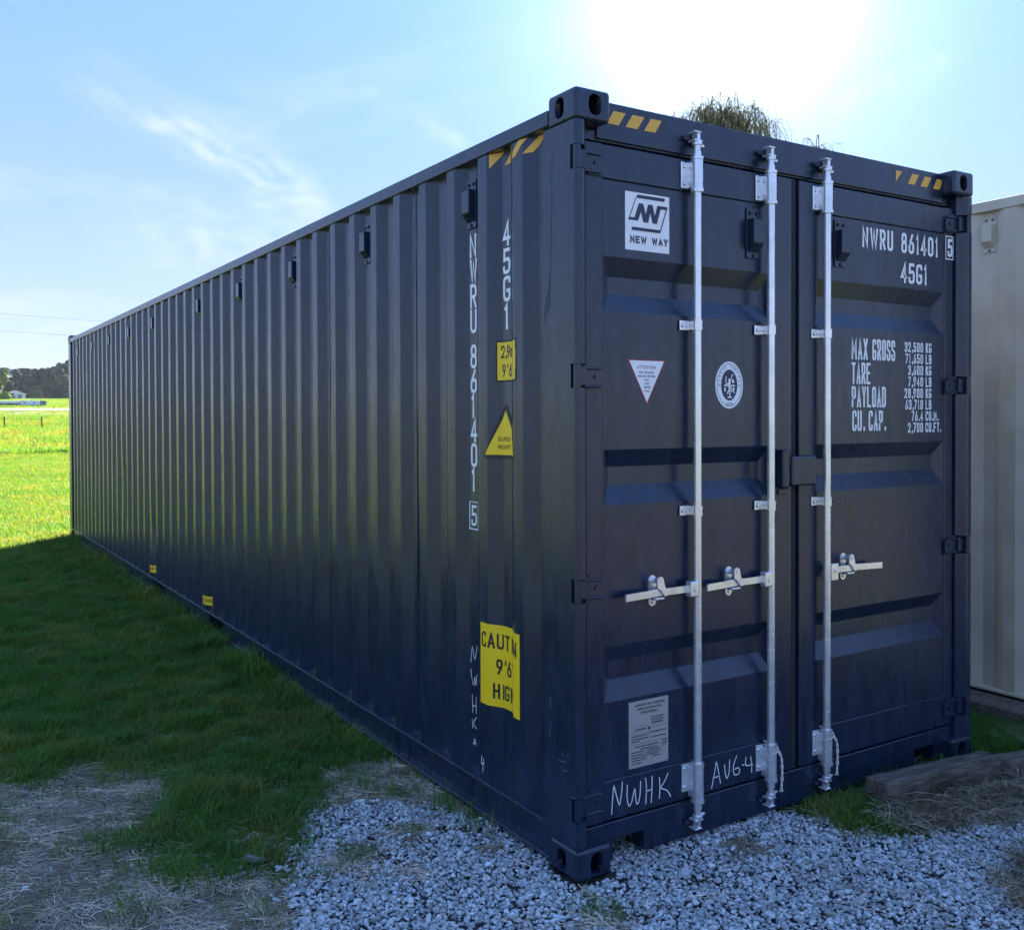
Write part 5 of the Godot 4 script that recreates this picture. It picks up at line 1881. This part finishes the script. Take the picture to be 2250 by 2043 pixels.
	# power line: two poles, the near one past the left edge, the other behind the container
	var poles := []
	for e in [[-22.0, -56.0, "wooden utility pole past the left edge, carrying two wires"], [24.0, -66.0, "wooden utility pole behind the container, carrying two wires"]]:
		var y := height(e[0], e[1])
		var p := thing("utility_pole", e[2], "pole", "utility poles", Vector3(e[0], y, e[1]))
		var mb := MB.new()
		mb.cyl(Vector3(0, -0.5, 0), Vector3(0, 9.0, 0), 0.15, 0.10, 10)
		part(p, "pole_shaft", mb, M.bark)
		mb = MB.new()
		mb.rbox(Vector3(-0.06, 8.55, -0.8), Vector3(0.06, 8.70, 0.8), 0.01)
		part(p, "crossarm", mb, M.bark)
		poles.append(Vector3(e[0], y, e[1]))
	var w_no := 0
	for e in [[9.10, 8.0, 0.75, "upper power line crossing the sky at the left"], [7.75, 6.9, 0.55, "lower power line crossing the sky at the left"]]:
		var mb := MB.new()
		var a: Vector3 = poles[0] + Vector3(0, e[0] - 0.3, 0)
		var b: Vector3 = poles[1] + Vector3(0, e[1] - 0.4, 0)
		var pts := PackedVector3Array()
		for k in 25:
			var t2 := k / 24.0
			pts.append(a.lerp(b, t2) - Vector3(0, e[2] * 4.0 * t2 * (1.0 - t2), 0))
		mb.tube(pts, 0.0055, 5)
		solo("power_line", mb, M.wire, e[3], "wire", "power lines")
		w_no += 1


# ------------------------------------------------------------------ sky
var to_sun := Vector3(0.652, 0.395, -0.648).normalized()


func sky_image() -> Image:
	var w := 1536
	var h := 768
	var im := Image.create(w, h, false, Image.FORMAT_RGBF)
	var f := FastNoiseLite.new()
	f.seed = 21
	f.frequency = 1.0
	f.fractal_octaves = 5
	var warp := FastNoiseLite.new()
	warp.seed = 5
	warp.frequency = 1.0
	warp.fractal_octaves = 3
	# radiances; the exposure brings them to what the picture shows
	var horizon := Vector3(0.100, 0.112, 0.134)
	var mid := Vector3(0.0285, 0.058, 0.138)
	var zenith := Vector3(0.0320, 0.065, 0.142)
	# drawn-out wisps: azimuth and height of both ends in degrees, half width, strength
	var wisps := [[8.0, 17.0, 15.0, 15.3, 0.7, 0.26], [12.0, 16.2, 21.0, 13.6, 1.2, 0.38], [16.0, 15.0, 20.5, 18.2, 0.5, 0.18], [17.0, 13.0, 22.0, 12.4, 0.8, 0.25], [0.0, 11.8, 24.0, 11.6, 0.9, 0.14],
		[10.0, 9.4, 30.0, 10.6, 1.4, 0.24], [27.0, 16.8, 30.0, 15.6, 0.5, 0.30], [22.0, 19.0, 25.0, 18.6, 0.4, 0.16], [50.5, 16.6, 57.0, 18.0, 0.6, 0.14], [-40.0, 18.0, -12.0, 21.0, 1.6, 0.30], [75.0, 16.0, 105.0, 20.0, 1.6, 0.30], [150.0, 19.0, 185.0, 15.0, 1.8, 0.30], [215.0, 14.0, 260.0, 20.0, 2.0, 0.30]]
	for j in h:
		var el := PI * (0.5 - (j + 0.5) / h)
		var y := sin(el)
		var ce := cos(el)
		var base := Vector3(0.08, 0.09, 0.06)
		if y >= 0.0:
			var t1 := 1.0 - exp(-y / 0.16)
			base = horizon.lerp(mid, t1).lerp(zenith, smoothstep(0.30, 1.0, y))
		for i in w:
			var az := (i + 0.5) / w * TAU
			var d := Vector3(sin(az) * ce, y, -cos(az) * ce)
			var c := base
			if y >= 0.0:
				var ang := rad_to_deg(acos(clampf(d.dot(to_sun), -1.0, 1.0)))
				# thin high cloud, drawn out along one direction
				var k := 1.0 / (y + 0.12)
				var px := d.x * k
				var pz := d.z * k
				var a := (px * 0.8 + pz * 0.6)
				var b := (-px * 0.6 + pz * 0.8)
				var wv := warp.get_noise_2d(px * 0.9, pz * 0.9)
				var n := f.get_noise_2d(a * 0.55 + wv * 0.5, b * 2.3 + wv * 0.9)
				var big := warp.get_noise_2d(px * 0.35 + 7.0, pz * 0.35)
				var cl := smoothstep(0.25, 0.85, n + big * 0.6) * 0.10
				cl += smoothstep(-0.35, 0.5, n) * exp(-y / 0.10) * 0.22
				if y < 0.45:
					var ad := rad_to_deg(az)
					var ed := rad_to_deg(el)
					for q in wisps:
						var rel := wrapf(ad - q[0], -180.0, 180.0)
						var len: float = q[2] - q[0]
						var t: float = rel / len
						if t < -0.15 or t > 1.15:
							continue
						var off: float = ed - lerpf(q[1], q[3], t) + wv * 1.6
						var ends := smoothstep(-0.15, 0.25, t) * (1.0 - smoothstep(0.85, 1.15, t))
						cl += q[5] * ends * exp(-off * off / (q[4] * q[4])) * clampf(0.55 + 1.5 * f.get_noise_2d(ad * 0.32 + off * 0.25, off * 1.7 + wv * 2.0), 0.0, 1.3)
				c = c.lerp(Vector3(0.116, 0.121, 0.134), clampf(cl, 0.0, 0.8))
				c += Vector3(0.046, 0.066, 0.068) * exp(-ang / 11.0) + Vector3(1.0, 0.98, 0.95) * 0.50 * exp(-ang / 2.8)
			im.set_pixel(i, j, Color(c.x, c.y, c.z))
	return im


func _ready() -> void:
	rng.seed = 11
	noise.seed = 7
	noise.frequency = 0.05
	noise.fractal_octaves = 3
	# --- camera
	var cam := Camera3D.new()
	cam.name = "camera"
	add_child(cam)
	var ya := 0.557915801
	var pi := -0.0138981958
	var ro := -0.00372126304
	var fwd := Vector3(sin(ya) * cos(pi), sin(pi), -cos(ya) * cos(pi))
	var rt := Vector3(cos(ya), 0, sin(ya))
	var up := rt.cross(fwd)
	cam.transform = Transform3D(Basis(rt * cos(ro) + up * sin(ro), up * cos(ro) - rt * sin(ro), -fwd), Vector3(-2.07697688, 1.69718519, 2.80744561))
	cam.projection = Camera3D.PROJECTION_FRUSTUM
	cam.near = 0.05
	cam.far = 2500.0
	cam.size = 0.05 * 2043.0 / 2121.02662
	cam.frustum_offset = Vector2(0.05 * (1125.0 - 1098.27) / 2121.03, -0.05 * (1021.5 - 948.40) / 2121.03)
	cam.current = true
	# --- sky, sun, exposure
	var env := Environment.new()
	env.background_mode = Environment.BG_SKY
	var sky := Sky.new()
	var pano := PanoramaSkyMaterial.new()
	pano.panorama = ImageTexture.create_from_image(sky_image())
	sky.sky_material = pano
	env.sky = sky
	env.background_energy_multiplier = 1.0
	env.tonemap_mode = Environment.TONE_MAPPER_LINEAR
	env.tonemap_exposure = 9.8
	env.fog_enabled = true
	env.fog_density = 0.00011
	env.fog_light_color = Color(0.80, 0.88, 1.0)
	env.sdfgi_enabled = true
	env.ssao_enabled = true
	env.ssil_enabled = true
	var we := WorldEnvironment.new()
	we.name = "world_environment"
	we.environment = env
	add_child(we)
	var sun := DirectionalLight3D.new()
	sun.name = "sun"
	sun.light_color = Color(1.0, 0.93, 0.80)
	sun.light_energy = 1.6
	sun.light_angular_distance = 0.5
	sun.shadow_enabled = true
	sun.transform = Transform3D(Basis.looking_at(-to_sun, Vector3.UP), Vector3(0, 20, 0))
	add_child(sun)
	# --- structure, objects, details
	materials()
	make_profile()
	ground()
	dark_container()
	beige_container()
	timbers()
	rope(1.029, "pale cord tied round the lower bearing of the middle door rod")
	rope(1.381, "pale cord tied round the lower bearing of the right door rod")
	far_things()
	ground_cover()
